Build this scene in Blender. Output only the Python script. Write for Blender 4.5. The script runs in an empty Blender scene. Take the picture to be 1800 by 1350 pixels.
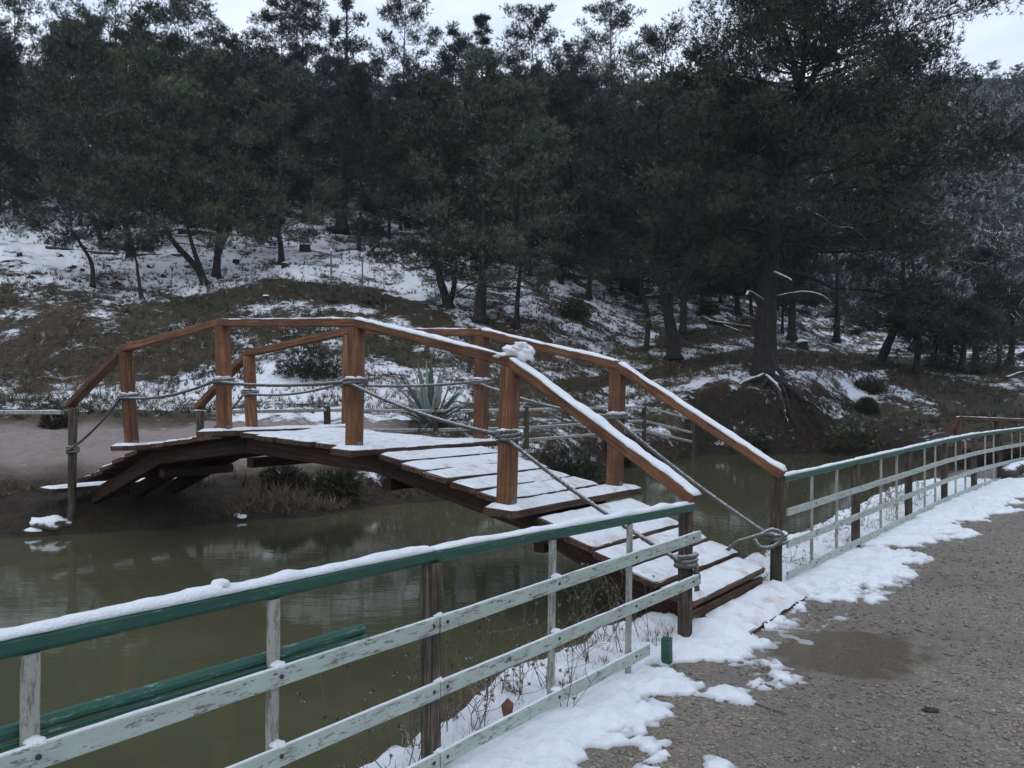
import bpy, math
import numpy as np
from mathutils import Vector

# ------------------------------------------------------------------ camera, sky, sun
sc = bpy.context.scene
FPX, VH, CAMZ = 1457.0, 700.0, 1.6          # focal length in photo pixels, horizon row, eye height
cam_d = bpy.data.cameras.new('camera'); cam = bpy.data.objects.new('camera', cam_d)
sc.collection.objects.link(cam); sc.camera = cam
cam.location = (0, 0, CAMZ); cam.rotation_euler = (math.radians(90), 0, 0)
cam_d.sensor_fit = 'HORIZONTAL'; cam_d.sensor_width = 36; cam_d.lens = FPX / 1800 * 36
cam_d.shift_y = (VH - 675) / 1800; cam_d.clip_start = .05; cam_d.clip_end = 2000

HAZE = .00045                                 # density of the air
SUN_EL, SUN_AZ = 52, 205                     # degrees; azimuth clockwise from +Y
world = bpy.data.worlds.new('World'); sc.world = world; world.use_nodes = True
nt = world.node_tree; nt.nodes.clear()
wo = nt.nodes.new('ShaderNodeOutputWorld'); bg = nt.nodes.new('ShaderNodeBackground')
sky = nt.nodes.new('ShaderNodeTexSky'); sky.sky_type = 'NISHITA'; sky.sun_disc = False
sky.sun_elevation = math.radians(SUN_EL); sky.sun_rotation = math.radians(SUN_AZ)
tc = nt.nodes.new('ShaderNodeTexCoord'); mp = nt.nodes.new('ShaderNodeMapping')
mp.inputs['Scale'].default_value = (1, 1, 2.6)
mp.inputs['Location'].default_value = (.35, .1, .2)
nz = nt.nodes.new('ShaderNodeTexNoise'); nz.inputs['Scale'].default_value = 1.5
nz.inputs['Detail'].default_value = 6; nz.inputs['Roughness'].default_value = .55
rp = nt.nodes.new('ShaderNodeValToRGB')
rp.color_ramp.elements[0].position = .36; rp.color_ramp.elements[0].color = (6.2, 7.3, 9.6, 1)
rp.color_ramp.elements[1].position = .62; rp.color_ramp.elements[1].color = (12.2, 13.4, 15.0, 1)
mx = nt.nodes.new('ShaderNodeMix'); mx.data_type = 'RGBA'; mx.inputs['Factor'].default_value = .86
nt.links.new(tc.outputs['Generated'], mp.inputs['Vector']); nt.links.new(mp.outputs['Vector'], nz.inputs['Vector'])
nt.links.new(nz.outputs['Fac'], rp.inputs['Fac'])
nt.links.new(sky.outputs['Color'], mx.inputs['A']); nt.links.new(rp.outputs['Color'], mx.inputs['B'])
nt.links.new(mx.outputs['Result'], bg.inputs['Color']); bg.inputs['Strength'].default_value = .107
nt.links.new(bg.outputs['Background'], wo.inputs['Surface'])

sun_d = bpy.data.lights.new('sun', 'SUN'); sun = bpy.data.objects.new('sun', sun_d); sc.collection.objects.link(sun)
sun_d.energy = .5; sun_d.angle = math.radians(40); sun_d.color = (1, .96, .9)
_a, _e = math.radians(SUN_AZ), math.radians(SUN_EL)
_dir = Vector((math.sin(_a) * math.cos(_e), math.cos(_a) * math.cos(_e), math.sin(_e)))
sun.rotation_euler = (-_dir).to_track_quat('-Z', 'Y').to_euler()

vs = sc.view_settings
vs.view_transform = 'Standard'; vs.look = 'None'; vs.exposure = 0; vs.gamma = 1; vs.use_curve_mapping = False
sc.cycles.use_denoising = True
sc.cycles.max_bounces = 6; sc.cycles.volume_bounces = 0; sc.cycles.diffuse_bounces = 3; sc.cycles.glossy_bounces = 3

# ------------------------------------------------------------------ small tools
rng = np.random.default_rng(7)
COL = sc.collection
WL = {}                                       # world location of every built object
def at(u, v, Y): return np.array([(u - 900) / FPX * Y, Y, CAMZ - (v - VH) / FPX * Y])
def A(*p): return np.array(p, float)
class GV(np.ndarray): pass                  # vertices that carry their own grain coordinates
def gv(V, g): V = np.asarray(V, float).view(GV); V.g = np.asarray(g, float); return V
def unit(v): v = np.asarray(v, float); return v / (np.linalg.norm(v) + 1e-12)
def sstep(x, a, b): t = np.clip((x - a) / (b - a), 0, 1); return t * t * (3 - 2 * t)

def _hash(ix, iy, s):
    h = (ix.astype(np.int64) * 374761393 + iy.astype(np.int64) * 668265263 + s * 974711) & 0xffffffff
    h = ((h ^ (h >> 13)) * 1274126177) & 0xffffffff
    return ((h ^ (h >> 16)) & 0xffff) / 65535.0
def vnoise(x, y, s=0):
    x = np.asarray(x, float); y = np.asarray(y, float)
    ix, iy = np.floor(x), np.floor(y); fx, fy = x - ix, y - iy
    fx = fx * fx * (3 - 2 * fx); fy = fy * fy * (3 - 2 * fy)
    ix = ix.astype(np.int64); iy = iy.astype(np.int64)
    a, b = _hash(ix, iy, s), _hash(ix + 1, iy, s); c, d = _hash(ix, iy + 1, s), _hash(ix + 1, iy + 1, s)
    return (a + (b - a) * fx) * (1 - fy) + (c + (d - c) * fx) * fy
def fbm(x, y, o=4, s=0):
    t, a, n = 0, 1, 0
    for k in range(o):
        t = t + a * vnoise(np.asarray(x) * 2 ** k + 17 * k, np.asarray(y) * 2 ** k - 9 * k, s + k); n += a; a *= .5
    return t / n - .5

def props(o, label=None, cat=None, group=None, kind=None):
    if label: o['label'] = label
    if cat: o['category'] = cat
    if group: o['group'] = group
    if kind: o['kind'] = kind
    return o
def empty(name, loc, label, cat, group=None):
    o = bpy.data.objects.new(name, None); COL.objects.link(o); o.location = loc; o.empty_display_size = .2
    WL[o.name] = A(*loc); return props(o, label, cat, group)
def mesh_data(name, V, Fc, mat, smooth=False, attrs=None):
    me = bpy.data.meshes.new(name)
    V = np.asarray(V, np.float32)
    if isinstance(Fc, np.ndarray):
        n, k = Fc.shape
        me.vertices.add(len(V)); me.vertices.foreach_set('co', V.ravel())
        me.loops.add(n * k); me.loops.foreach_set('vertex_index', Fc.astype(np.int32).ravel())
        me.polygons.add(n); me.polygons.foreach_set('loop_start', np.arange(0, n * k, k, dtype=np.int32))
        me.polygons.foreach_set('loop_total', np.full(n, k, np.int32)); me.update(calc_edges=True)
    else:
        me.from_pydata([tuple(map(float, p)) for p in V], [], [tuple(int(i) for i in f) for f in Fc]); me.update()
    if smooth: me.polygons.foreach_set('use_smooth', np.ones(len(me.polygons), bool))
    for nm, dom, arr in (attrs or []):
        at_ = me.attributes.new(nm, 'FLOAT', dom); at_.data.foreach_set('value', np.asarray(arr, np.float32))
    me.materials.append(mat); return me
def link(name, me, loc, parent=None):
    o = bpy.data.objects.new(name, me); COL.objects.link(o)
    pl = WL[parent.name] if parent is not None else np.zeros(3)
    o.location = A(*loc) - pl
    if parent is not None: o.parent = parent
    WL[o.name] = A(*loc); return o
def add(name, V, Fc, mat, parent=None, smooth=False, attrs=None, origin=None):
    g_ = getattr(V, 'g', None); V = np.asarray(V, float)
    if g_ is not None and len(g_) == len(V) and attrs is None: attrs = [('ga', 'POINT', g_[:, 0]), ('gb', 'POINT', g_[:, 1]), ('gc', 'POINT', g_[:, 2])]
    if origin is None: origin = A((V[:, 0].min() + V[:, 0].max()) / 2, (V[:, 1].min() + V[:, 1].max()) / 2, V[:, 2].min())
    return link(name, mesh_data(name, V - origin, Fc, mat, smooth, attrs), origin, parent)

class MB:                                     # gathers several shapes into ONE part
    def __init__(s): s.V = []; s.F = []; s.n = 0
    def put(s, V, Fc):
        s.V.append(np.asarray(V, float)); s.F += [tuple(int(i) + s.n for i in f) for f in Fc]; s.n += len(V); return s
    def build(s, name, mat, parent=None, smooth=False, attrs=None, origin=None):
        return add(name, np.concatenate(s.V), s.F, mat, parent, smooth, attrs, origin)

def frame(d, up=(0, 0, 1)):
    d = unit(d); s = np.cross(d, up)
    if np.linalg.norm(s) < 1e-4: s = np.cross(d, (1, 0, 0))
    s = unit(s); return d, s, np.cross(s, d)
def beam(p0, p1, w, h, up=(0, 0, 1), ch=.006, nseg=1, wob=0, seed=0, align='c'):
    """chamfered timber from p0 to p1, w across, h along up; align 't' puts p0-p1 on the top face"""
    p0, p1 = A(*p0), A(*p1); d, s, u = frame(p1 - p0, up); r = np.random.default_rng(seed)
    pr = [(-w/2+ch, -h/2), (w/2-ch, -h/2), (w/2, -h/2+ch), (w/2, h/2-ch), (w/2-ch, h/2), (-w/2+ch, h/2), (-w/2, h/2-ch), (-w/2, -h/2+ch)]
    off = -h / 2 if align == 't' else 0
    V = []; gr = []; L = np.linalg.norm(p1 - p0)
    for k in range(nseg + 1):
        gr += [(L * k / nseg, a, b) for a, b in pr]
        c = p0 + (p1 - p0) * k / nseg + (r.normal(0, wob, 3) if wob else 0)
        V += [c + s * a + u * (b + off) for a, b in pr]
    Fc = [tuple(range(7, -1, -1)), tuple(range(8 * nseg, 8 * nseg + 8))]
    for k in range(nseg):
        for j in range(8): Fc.append((8*k+j, 8*k+(j+1) % 8, 8*k+8+(j+1) % 8, 8*k+8+j))
    Fc = [tuple(reversed(f)) for f in Fc]
    return gv(V, gr), Fc
def tube(P, R, n=8, seed=0, rough=0, cap=True):
    P = np.asarray(P, float); m = len(P); R = np.broadcast_to(np.asarray(R, float), (m,))
    r = np.random.default_rng(seed); T = np.gradient(P, axis=0); V = []; ref = A(.31, .17, .93)
    s = None
    for k in range(m):
        d = unit(T[k]); s = unit(np.cross(d, ref)) if s is None else unit(s - d * np.dot(s, d)); t = np.cross(d, s)
        a = np.arange(n) * 2 * np.pi / n
        rr = R[k] * (1 + (r.uniform(-rough, rough, n) if rough else 0))
        V.append(P[k] + np.outer(np.cos(a) * rr, s) + np.outer(np.sin(a) * rr, t))
    V = np.concatenate(V); Fc = []; Lc = np.concatenate([[0], np.cumsum(np.linalg.norm(np.diff(P, axis=0), axis=1))])
    V = gv(V, [(Lc[k], R[k] * math.cos(j * 2 * math.pi / n), R[k] * math.sin(j * 2 * math.pi / n)) for k in range(m) for j in range(n)])
    for k in range(m - 1):
        for j in range(n): Fc.append((k*n+j, k*n+(j+1) % n, k*n+n+(j+1) % n, k*n+n+j))
    if cap: Fc += [tuple(range(n-1, -1, -1)), tuple(range((m-1)*n, m*n))]
    return V, Fc
def spline(P, n):
    P = np.asarray(P, float); m = len(P); t = np.linspace(0, m - 1, n); out = []
    Q = np.concatenate([[2*P[0]-P[1]], P, [2*P[-1]-P[-2]]])
    for x in t:
        i = min(int(x), m - 2); f = x - i; a, b, c, d = Q[i], Q[i+1], Q[i+2], Q[i+3]
        out.append(.5 * (2*b + (c-a)*f + (2*a-5*b+4*c-d)*f*f + (3*b-a-3*c+d)*f**3))
    return np.array(out)
def rope_geo(P, r, twist=55, ns=9, step=.02, phase=0):
    """three-strand rope along a polyline"""
    P = np.asarray(P, float); L = np.concatenate([[0], np.cumsum(np.linalg.norm(np.diff(P, axis=0), axis=1))])
    m = max(4, int(L[-1] / step)); l = np.linspace(0, L[-1], m)
    Q = np.stack([np.interp(l, L, P[:, i]) for i in range(3)], 1)
    T = np.gradient(Q, axis=0); V = []; s = None
    for k in range(m):
        d = unit(T[k]); s = unit(np.cross(d, (.3, .2, .93))) if s is None else unit(s - d * np.dot(s, d)); t = np.cross(d, s)
        a = np.arange(ns) * 2 * np.pi / ns
        rr = r * (1 + .28 * np.cos(3 * (a - twist * l[k] - phase)))
        V.append(Q[k] + np.outer(np.cos(a) * rr, s) + np.outer(np.sin(a) * rr, t))
    V = np.concatenate(V); Fc = []
    for k in range(m - 1):
        for j in range(ns): Fc.append((k*ns+j, k*ns+(j+1) % ns, k*ns+ns+(j+1) % ns, k*ns+ns+j))
    Fc += [tuple(range(ns-1, -1, -1)), tuple(range((m-1)*ns, m*ns))]
    return V, Fc
def snow_strip(p0, p1, w, th, up=(0, 0, 1), seed=0, step=.04, gaps=0.0):
    """rounded, uneven ridge of snow lying on the line p0-p1"""
    p0, p1 = A(*p0), A(*p1); L = np.linalg.norm(p1 - p0); m = max(4, int(L / step)); d, s, u = frame(p1 - p0, up)
    t = np.linspace(0, 1, m); nz_ = fbm(t * L * 7, t * 0 + seed * 3.1, 4, seed); n2 = fbm(t * L * 2.2, t * 0 + seed * 1.7, 2, seed + 9)
    hh = th * (1 + 1.6 * nz_ + 1.2 * n2) - gaps * np.clip(n2 * 4, 0, 1) * th; hh = np.clip(hh, -.002, None)
    end = np.minimum(1, np.minimum(t, 1 - t) * L / .03 + .15); hh = hh * end
    xs = A(-1, -.97, -.75, -.35, 0, .35, .75, .97, 1); hs = A(-.1, .35, .78, .97, 1, .97, .78, .35, -.1)
    sh = fbm(t * L * 5, t * 0 + 5 + seed, 3, seed + 3) * w * .16
    wd = w / 2 * (1 + .45 * fbm(t * L * 9, t * 0 + 3, 3, seed + 4))
    V = []
    for k in range(m):
        c = p0 + (p1 - p0) * t[k]
        V += [c + s * (x * wd[k] + sh[k] * .5) + u * (max(h, -.05) * hh[k] - (.003 if abs(x) == 1 else 0)) for x, h in zip(xs, hs)]
    n = len(xs); Fc = []
    for k in range(m - 1):
        for j in range(n): Fc.append((k*n+j, k*n+n+j, k*n+n+(j+1) % n, k*n+(j+1) % n))
    Fc += [tuple(range(n)), tuple(range(m*n-1, m*n-n-1, -1))]
    return np.array(V), Fc
def blob(c, rx, ry, rz, seed=0, n=10, m=14, rough=.25, flat=0):
    th = np.linspace(0, np.pi, n)[1:-1]; ph = np.arange(m) * 2 * np.pi / m
    V = [A(0, 0, 1)] + [A(math.sin(a) * math.cos(b), math.sin(a) * math.sin(b), math.cos(a)) for a in th for b in ph] + [A(0, 0, -1)]
    V = np.array(V); k = 1 + rough * 2 * fbm(V[:, 0] * 1.7 + V[:, 2] * 2 + seed * 5.3, V[:, 1] * 1.7 - V[:, 2] + seed, 3, seed)
    V = V * k[:, None] * A(rx, ry, rz)
    if flat: V[:, 2] = np.maximum(V[:, 2], -flat * rz)
    Fc = [(0, 1 + j, 1 + (j + 1) % m) for j in range(m)]; R = n - 2
    for i in range(R - 1):
        for j in range(m): Fc.append((1+i*m+j, 1+(i+1)*m+j, 1+(i+1)*m+(j+1) % m, 1+i*m+(j+1) % m))
    e = len(V) - 1
    Fc += [(1+(R-1)*m+j, e, 1+(R-1)*m+(j+1) % m) for j in range(m)]
    return V + A(*c), Fc

# ------------------------------------------------------------------ materials
def node_mat(name):
    m = bpy.data.materials.new(name); m.use_nodes = True; t = m.node_tree
    return m, t, t.nodes['Principled BSDF']
class G:
    """tiny node-graph helper"""
    def __init__(s, t): s.t = t
    def n(s, kind, **kw):
        x = s.t.nodes.new(kind)
        for k, v in kw.items():
            if k.startswith('i_'):
                key = k[2:].replace('_', ' '); key = int(key) if key.isdigit() else key
                if hasattr(v, 'is_output'): s.t.links.new(v, x.inputs[key])
                else: x.inputs[key].default_value = v
            else: setattr(x, k, v)
        return x
    def l(s, a, b): s.t.links.new(a, b)
    def coord(s, scale=(1, 1, 1), obj=True):
        c = s.n('ShaderNodeTexCoord') if obj else s.n('ShaderNodeNewGeometry')
        m = s.n('ShaderNodeMapping', i_Scale=scale); s.l(c.outputs['Object' if obj else 'Position'], m.inputs['Vector']); return m.outputs['Vector']
    def noise(s, vec, scale, detail=4, rough=.55):
        return s.n('ShaderNodeTexNoise', i_Vector=vec, i_Scale=scale, i_Detail=detail, i_Roughness=rough).outputs['Fac']
    def ramp(s, fac, stops):
        r = s.n('ShaderNodeValToRGB'); s.l(fac, r.inputs['Fac']); e = r.color_ramp.elements
        while len(e) < len(stops): e.new(.5)
        for q, (p, c) in zip(e, stops): q.position = p; q.color = (*c, 1) if len(c) == 3 else c
        return r.outputs['Color']
    def mix(s, fac, a, b):
        x = s.n('ShaderNodeMix', data_type='RGBA')
        for k, v in (('Factor', fac), ('A', a), ('B', b)):
            if hasattr(v, 'is_output'): s.l(v, x.inputs[k])
            else: x.inputs[k].default_value = v if k == 'Factor' else (*v, 1)
        return x.outputs['Result']
    def math(s, op, a, b=None, clamp=False):
        x = s.n('ShaderNodeMath', operation=op, use_clamp=clamp)
        for i, v in enumerate((a, b)):
            if v is None: continue
            if hasattr(v, 'is_output'): s.l(v, x.inputs[i])
            else: x.inputs[i].default_value = v
        return x.outputs['Value']
    def mrange(s, v, a, b, c=0, d=1):
        x = s.n('ShaderNodeMapRange', i_1=a, i_2=b, i_3=c, i_4=d); s.l(v, x.inputs[0]); return x.outputs[0]
    def bump(s, h, strength, dist, bsdf):
        b = s.n('ShaderNodeBump', i_Strength=strength, i_Distance=dist); s.l(h, b.inputs['Height']); s.l(b.outputs['Normal'], bsdf.inputs['Normal'])

def wood_mat(name, dark, mid, light, grain=(3, 3, 60), rough=.7, axis=None):
    m, t, b = node_mat(name); g = G(t)
    info = g.n('ShaderNodeObjectInfo').outputs['Random']
    cc = g.n('ShaderNodeCombineXYZ'); c = cc.outputs[0]
    for i_, nm_ in enumerate(('ga', 'gb', 'gc')): g.l(g.n('ShaderNodeAttribute', attribute_name=nm_).outputs['Fac'], cc.inputs[i_])
    off = g.n('ShaderNodeVectorMath', operation='ADD'); g.l(c, off.inputs[0])
    comb = g.n('ShaderNodeCombineXYZ'); g.l(g.math('MULTIPLY', info, 37.), comb.inputs[0]); g.l(g.math('MULTIPLY', info, 11.), comb.inputs[2]); g.l(comb.outputs[0], off.inputs[1])
    mp_ = g.n('ShaderNodeMapping', i_Scale=grain); g.l(off.outputs[0], mp_.inputs['Vector'])
    n1 = g.noise(mp_.outputs['Vector'], 1.0, 6, .6); n2 = g.noise(off.outputs[0], 5, 4); n3 = g.noise(off.outputs[0], 28, 3)
    col = g.ramp(n1, [(.36, dark), (.5, mid), (.66, light)])
    col = g.mix(g.mrange(n2, .35, .7, 0, .75), col, dark)
    col = g.mix(g.mrange(n3, .55, .8, 0, .35), col, tuple(x * .5 for x in dark))
    mc = g.n('ShaderNodeMapping', i_Scale=(1.6, 150, 150)); g.l(off.outputs[0], mc.inputs['Vector']); ck = g.noise(mc.outputs['Vector'], 1.0, 3, .5)
    col = g.mix(g.mrange(ck, .64, .70, 0, .8), col, tuple(x * .3 for x in dark))
    hs = g.n('ShaderNodeHueSaturation'); g.l(col, hs.inputs['Color']); g.l(g.mrange(info, 0, 1, .78, 1.2), hs.inputs['Value'])
    g.l(hs.outputs['Color'], b.inputs['Base Color']); b.inputs['Roughness'].default_value = rough
    b.inputs['Specular IOR Level'].default_value = .25
    g.bump(g.math('ADD', n1, g.math('MULTIPLY', n3, .4)), .5, .006, b); return m
M = {}
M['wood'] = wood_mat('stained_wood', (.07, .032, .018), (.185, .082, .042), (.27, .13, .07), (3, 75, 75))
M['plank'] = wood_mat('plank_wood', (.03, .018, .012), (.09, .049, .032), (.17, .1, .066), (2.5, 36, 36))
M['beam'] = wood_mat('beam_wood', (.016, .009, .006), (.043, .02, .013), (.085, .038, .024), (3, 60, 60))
M['post'] = wood_mat('weathered_post', (.022, .017, .014), (.075, .056, .042), (.16, .125, .1), (5, 120, 120), .85)
M['greypost'] = wood_mat('grey_post', (.02, .016, .013), (.078, .061, .047), (.19, .155, .125), (5, 120, 120), .85)

def paint_mat(name, col, worn, thr=.6, rough=.5, stretch=(6, 6, 6)):
    m, t, b = node_mat(name); g = G(t); v = g.coord(stretch, obj=False)
    n1 = g.noise(v, 1.4, 7, .68); n2 = g.noise(v, 9, 4, .6)
    f = g.mrange(g.math('ADD', n1, g.math('MULTIPLY', g.math('SUBTRACT', n2, .5), .5)), thr, thr + .07)
    c = g.mix(f, col, worn); c = g.mix(g.mrange(g.noise(v, .5, 3), .4, .7, 0, .35), c, tuple(x * .55 for x in col))
    g.l(c, b.inputs['Base Color']); b.inputs['Roughness'].default_value = rough; g.bump(n2, .25, .003, b); return m
M['green'] = paint_mat('green_rail_paint', (.009, .068, .045), (.13, .25, .2), .62, .5, (9, 9, 60))
M['oldgreen'] = paint_mat('old_green_paint', (.010, .075, .05), (.15, .27, .22), .575, .6, (7, 7, 50))
M['pale'] = paint_mat('pale_green_slat', (.37, .43, .385), (.09, .08, .065), .55, .6, (9, 9, 45))
M['palewood'] = paint_mat('aged_slat', (.33, .34, .30), (.15, .125, .10), .5, .75, (30, 30, 5))
M['screw'], _t, _b = node_mat('rusty_screw'); _b.inputs['Base Color'].default_value = (.03, .025, .02, 1); _b.inputs['Roughness'].default_value = .5
M['metal'], _t, _b = node_mat('galvanised_pole'); _b.inputs['Base Color'].default_value = (.12, .13, .14, 1); _b.inputs['Metallic'].default_value = .3; _b.inputs['Roughness'].default_value = .5

def snow_mat(name, dirt=.0, dcol=(.2, .15, .1)):
    m, t, b = node_mat(name); g = G(t); v = g.coord((1, 1, 1), obj=False)
    n1 = g.noise(v, 14, 6, .65); n2 = g.noise(v, 160, 3, .6); n3 = g.noise(v, 5, 4, .6)
    c = g.ramp(n1, [(.3, (.74, .78, .84)), (.7, (.86, .88, .9))])
    if name == 'snow_drift': c = g.mix(g.mrange(g.n('ShaderNodeAttribute', attribute_name='thick').outputs['Fac'], -.004, .016, .85, 0), c, (.25, .24, .24))
    if dirt: sv = g.noise(g.coord((9, 5, 9), False), 1.1, 5, .65); c = g.mix(g.mrange(g.math('ADD', g.math('MULTIPLY', n3, .5), g.math('MULTIPLY', sv, .5)), .5, .64, 0, dirt), c, dcol)
    g.l(c, b.inputs['Base Color']); b.inputs['Roughness'].default_value = .65; b.inputs['Specular IOR Level'].default_value = .3
    b.inputs['Subsurface Weight'].default_value = .0
    g.bump(g.math('ADD', g.math('MULTIPLY', n1, 1.0), g.math('MULTIPLY', n2, .45)), .7, .03, b); return m
M['snow'] = snow_mat('snow'); M['drift'] = snow_mat('snow_drift'); M['decksnow'] = snow_mat('trodden_snow', .55, (.42, .30, .22))

m, t, b = node_mat('frosted_rope'); g = G(t); v = g.coord((1, 1, 1), False)
geo = g.n('ShaderNodeNewGeometry'); sx = g.n('ShaderNodeSeparateXYZ'); g.l(geo.outputs['Normal'], sx.inputs[0])
f = g.mrange(g.math('ADD', sx.outputs['Z'], g.math('MULTIPLY', g.math('SUBTRACT', g.noise(v, 40, 4), .5), 1.4)), .45, .8)
c = g.mix(f, (.10, .09, .08), (.46, .48, .52)); c = g.mix(g.mrange(g.noise(v, 220, 2), .45, .7, 0, .5), c, (.09, .08, .075))
g.l(c, b.inputs['Base Color']); b.inputs['Roughness'].default_value = .9; M['rope'] = m

def ground_mat(name, snowcol=(.80, .83, .88)):
    """soil, dead grass and litter, with snow where the 'snow' attribute and fine noise agree"""
    m, t, b = node_mat(name); g = G(t); v = g.coord((1, 1, 1), False)
    sn = g.n('ShaderNodeAttribute', attribute_name='snow').outputs['Fac']; rd = g.n('ShaderNodeAttribute', attribute_name='road').outputs['Fac']
    dk = g.n('ShaderNodeAttribute', attribute_name='soil').outputs['Fac']
    n1 = g.noise(v, .75, 8, .64); n2 = g.noise(v, 5.5, 5, .7); n3 = g.noise(v, 24, 3, .6); n0 = g.noise(v, .35, 5, .6)
    lit = g.ramp(n2, [(.28, (.018, .013, .010)), (.48, (.060, .042, .027)), (.62, (.095, .072, .042)), (.8, (.05, .055, .028))])
    lit = g.mix(g.mrange(n0, .45, .65, 0, .6), lit, (.045, .050, .026))
    road = g.ramp(n2, [(.3, (.21, .172, .155)), (.7, (.33, .275, .25))]); road = g.mix(g.mrange(n0, .4, .6, 0, .5), road, (.22, .18, .165))
    soil = g.ramp(n2, [(.3, (.010, .008, .007)), (.7, (.04, .028, .02))])
    c = g.mix(rd, g.mix(dk, lit, soil), road)
    k = g.math('ADD', g.math('MULTIPLY', n1, .8), g.math('ADD', g.math('MULTIPLY', n2, .40), g.math('MULTIPLY', n3, .15)))
    k = g.math('SUBTRACT', k, .675)                            # centred noise
    f = g.mrange(g.math('ADD', g.math('MULTIPLY', k, 2.3), g.math('SUBTRACT', sn, .5)), -.06, .10)
    g.l(g.mix(f, c, snowcol), b.inputs['Base Color']); b.inputs['Roughness'].default_value = .85; b.inputs['Specular IOR Level'].default_value = .2
    g.bump(g.math('ADD', n2, g.math('ADD', g.math('MULTIPLY', n3, .5), g.math('MULTIPLY', f, .5))), .8, .12, b); return m
M['hill'] = ground_mat('hillside_ground')

m, t, b = node_mat('gravel_ground'); g = G(t); v = g.coord((1, 1, 1), False)
vo = g.n('ShaderNodeTexVoronoi', i_Vector=v, i_Scale=85., feature='F1'); vc = g.n('ShaderNodeSeparateColor'); g.l(vo.outputs['Color'], vc.inputs[0])
n0 = g.noise(v, .9, 5, .6); n2 = g.noise(v, 7, 5, .6); n3 = g.noise(v, 45, 4, .65)
c = g.ramp(vc.outputs[0], [(.0, (.055, .047, .041)), (.45, (.168, .139, .110)), (.8, (.265, .222, .178)), (1, (.47, .42, .36))])
c = g.mix(g.mrange(n2, .35, .65, .25, .8), c, (.163, .136, .109)); c = g.mix(g.mrange(n0, .42, .62, 0, .55), c, (.118, .1, .083))
wet = g.n('ShaderNodeAttribute', attribute_name='wet').outputs['Fac']
wf = g.mrange(g.math('ADD', wet, g.math('MULTIPLY', g.math('SUBTRACT', n2, .5), .9)), .35, .75)
c = g.mix(g.math('MULTIPLY', wf, .62), c, (.095, .074, .048)); g.l(c, b.inputs['Base Color'])
damp = g.mrange(g.math('ADD', n0, g.math('MULTIPLY', g.math('SUBTRACT', n2, .5), .5)), .40, .60, .8, .36)
g.l(g.math('ADD', g.math('MULTIPLY', damp, g.math('SUBTRACT', 1.0, wf)), g.math('MULTIPLY', wf, .13)), b.inputs['Roughness'])
g.bump(g.math('MULTIPLY', g.math('ADD', g.math('MULTIPLY', vo.outputs['Distance'], -1.2), n3), g.math('SUBTRACT', 1.0, wf)), .55, .012, b); M['gravel'] = m

m, t, b = node_mat('gravel_stone'); g = G(t)
c = g.ramp(g.n('ShaderNodeAttribute', attribute_name='tint').outputs['Fac'], [(0, (.10, .084, .072)), (.45, (.17, .142, .12)), (.8, (.27, .23, .195)), (1, (.48, .44, .4))])
g.l(c, b.inputs['Base Color']); b.inputs['Roughness'].default_value = .6; M['stone'] = m

m, t, b = node_mat('murky_water'); g = G(t); v = g.coord((1, 1, 1), False)
c = g.ramp(g.noise(v, .45, 4, .6), [(.35, (.062, .062, .033)), (.65, (.083, .082, .046))]); g.l(c, b.inputs['Base Color'])
b.inputs['Roughness'].default_value = .05; b.inputs['IOR'].default_value = 1.333
mv = g.coord((1, 2.2, 1), False); g.bump(g.math('ADD', g.noise(mv, 3.0, 3, .5), g.math('MULTIPLY', g.noise(mv, 11, 2, .5), .25)), .02, .06, b); M['water'] = m

def leaf_mat(name, stops, snowc=(.62, .68, .72), amt=1.0):
    m, t, b = node_mat(name); g = G(t)
    ti = g.n('ShaderNodeAttribute', attribute_name='tint').outputs['Fac']; sn = g.n('ShaderNodeAttribute', attribute_name='snow').outputs['Fac']
    c = g.ramp(ti, stops); hs = g.n('ShaderNodeHueSaturation'); g.l(c, hs.inputs['Color'])
    g.l(g.mrange(g.n('ShaderNodeObjectInfo').outputs['Random'], 0, 1, .6, 1.45), hs.inputs['Value'])
    g.l(g.mix(g.math('MULTIPLY', sn, amt), hs.outputs['Color'], snowc), b.inputs['Base Color'])
    b.inputs['Roughness'].default_value = .7; b.inputs['Specular IOR Level'].default_value = .2; return m
M['pine'] = leaf_mat('pine_needles', [(0, (.014, .026, .021)), (.5, (.042, .066, .042)), (.9, (.10, .135, .072)), (1, (.10, .08, .05))], (.3, .35, .36), .8)
M['darkpine'] = leaf_mat('dark_pine_needles', [(0, (.012, .022, .021)), (.5, (.025, .040, .034)), (1, (.045, .062, .045))], (.25, .3, .32), .6)
M['heropine'] = leaf_mat('old_pine_needles', [(0, (.009, .016, .014)), (.5, (.026, .041, .031)), (.9, (.062, .084, .052)), (1, (.065, .055, .038))], (.3, .35, .36), .6)
M['farwood'] = leaf_mat('far_wood_needles', [(0, (.018, .027, .027)), (.5, (.033, .046, .044)), (1, (.055, .068, .06))], (.36, .40, .44))
M['shrub'] = leaf_mat('shrub_leaf', [(0, (.016, .021, .013)), (.45, (.035, .043, .025)), (.8, (.06, .052, .032)), (1, (.095, .07, .045))], (.5, .54, .58), .8)
M['drygrass'] = leaf_mat('dry_grass', [(0, (.05, .035, .022)), (.5, (.12, .09, .055)), (1, (.22, .17, .11))])
M['agave'] = leaf_mat('agave_leaf', [(0, (.07, .11, .09)), (.6, (.13, .18, .15)), (1, (.24, .26, .2))])
m, t, b = node_mat('pine_bark'); g = G(t); v = g.coord((1, 1, .35), False)
n1 = g.noise(v, 9, 5, .7); n2 = g.noise(v, 2.2, 4)
c = g.ramp(n1, [(.32, (.007, .006, .006)), (.55, (.028, .022, .020)), (.75, (.06, .048, .042))]); g.l(g.mix(g.mrange(n2, .4, .7, 0, .5), c, (.03, .024, .02)), b.inputs['Base Color'])
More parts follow.
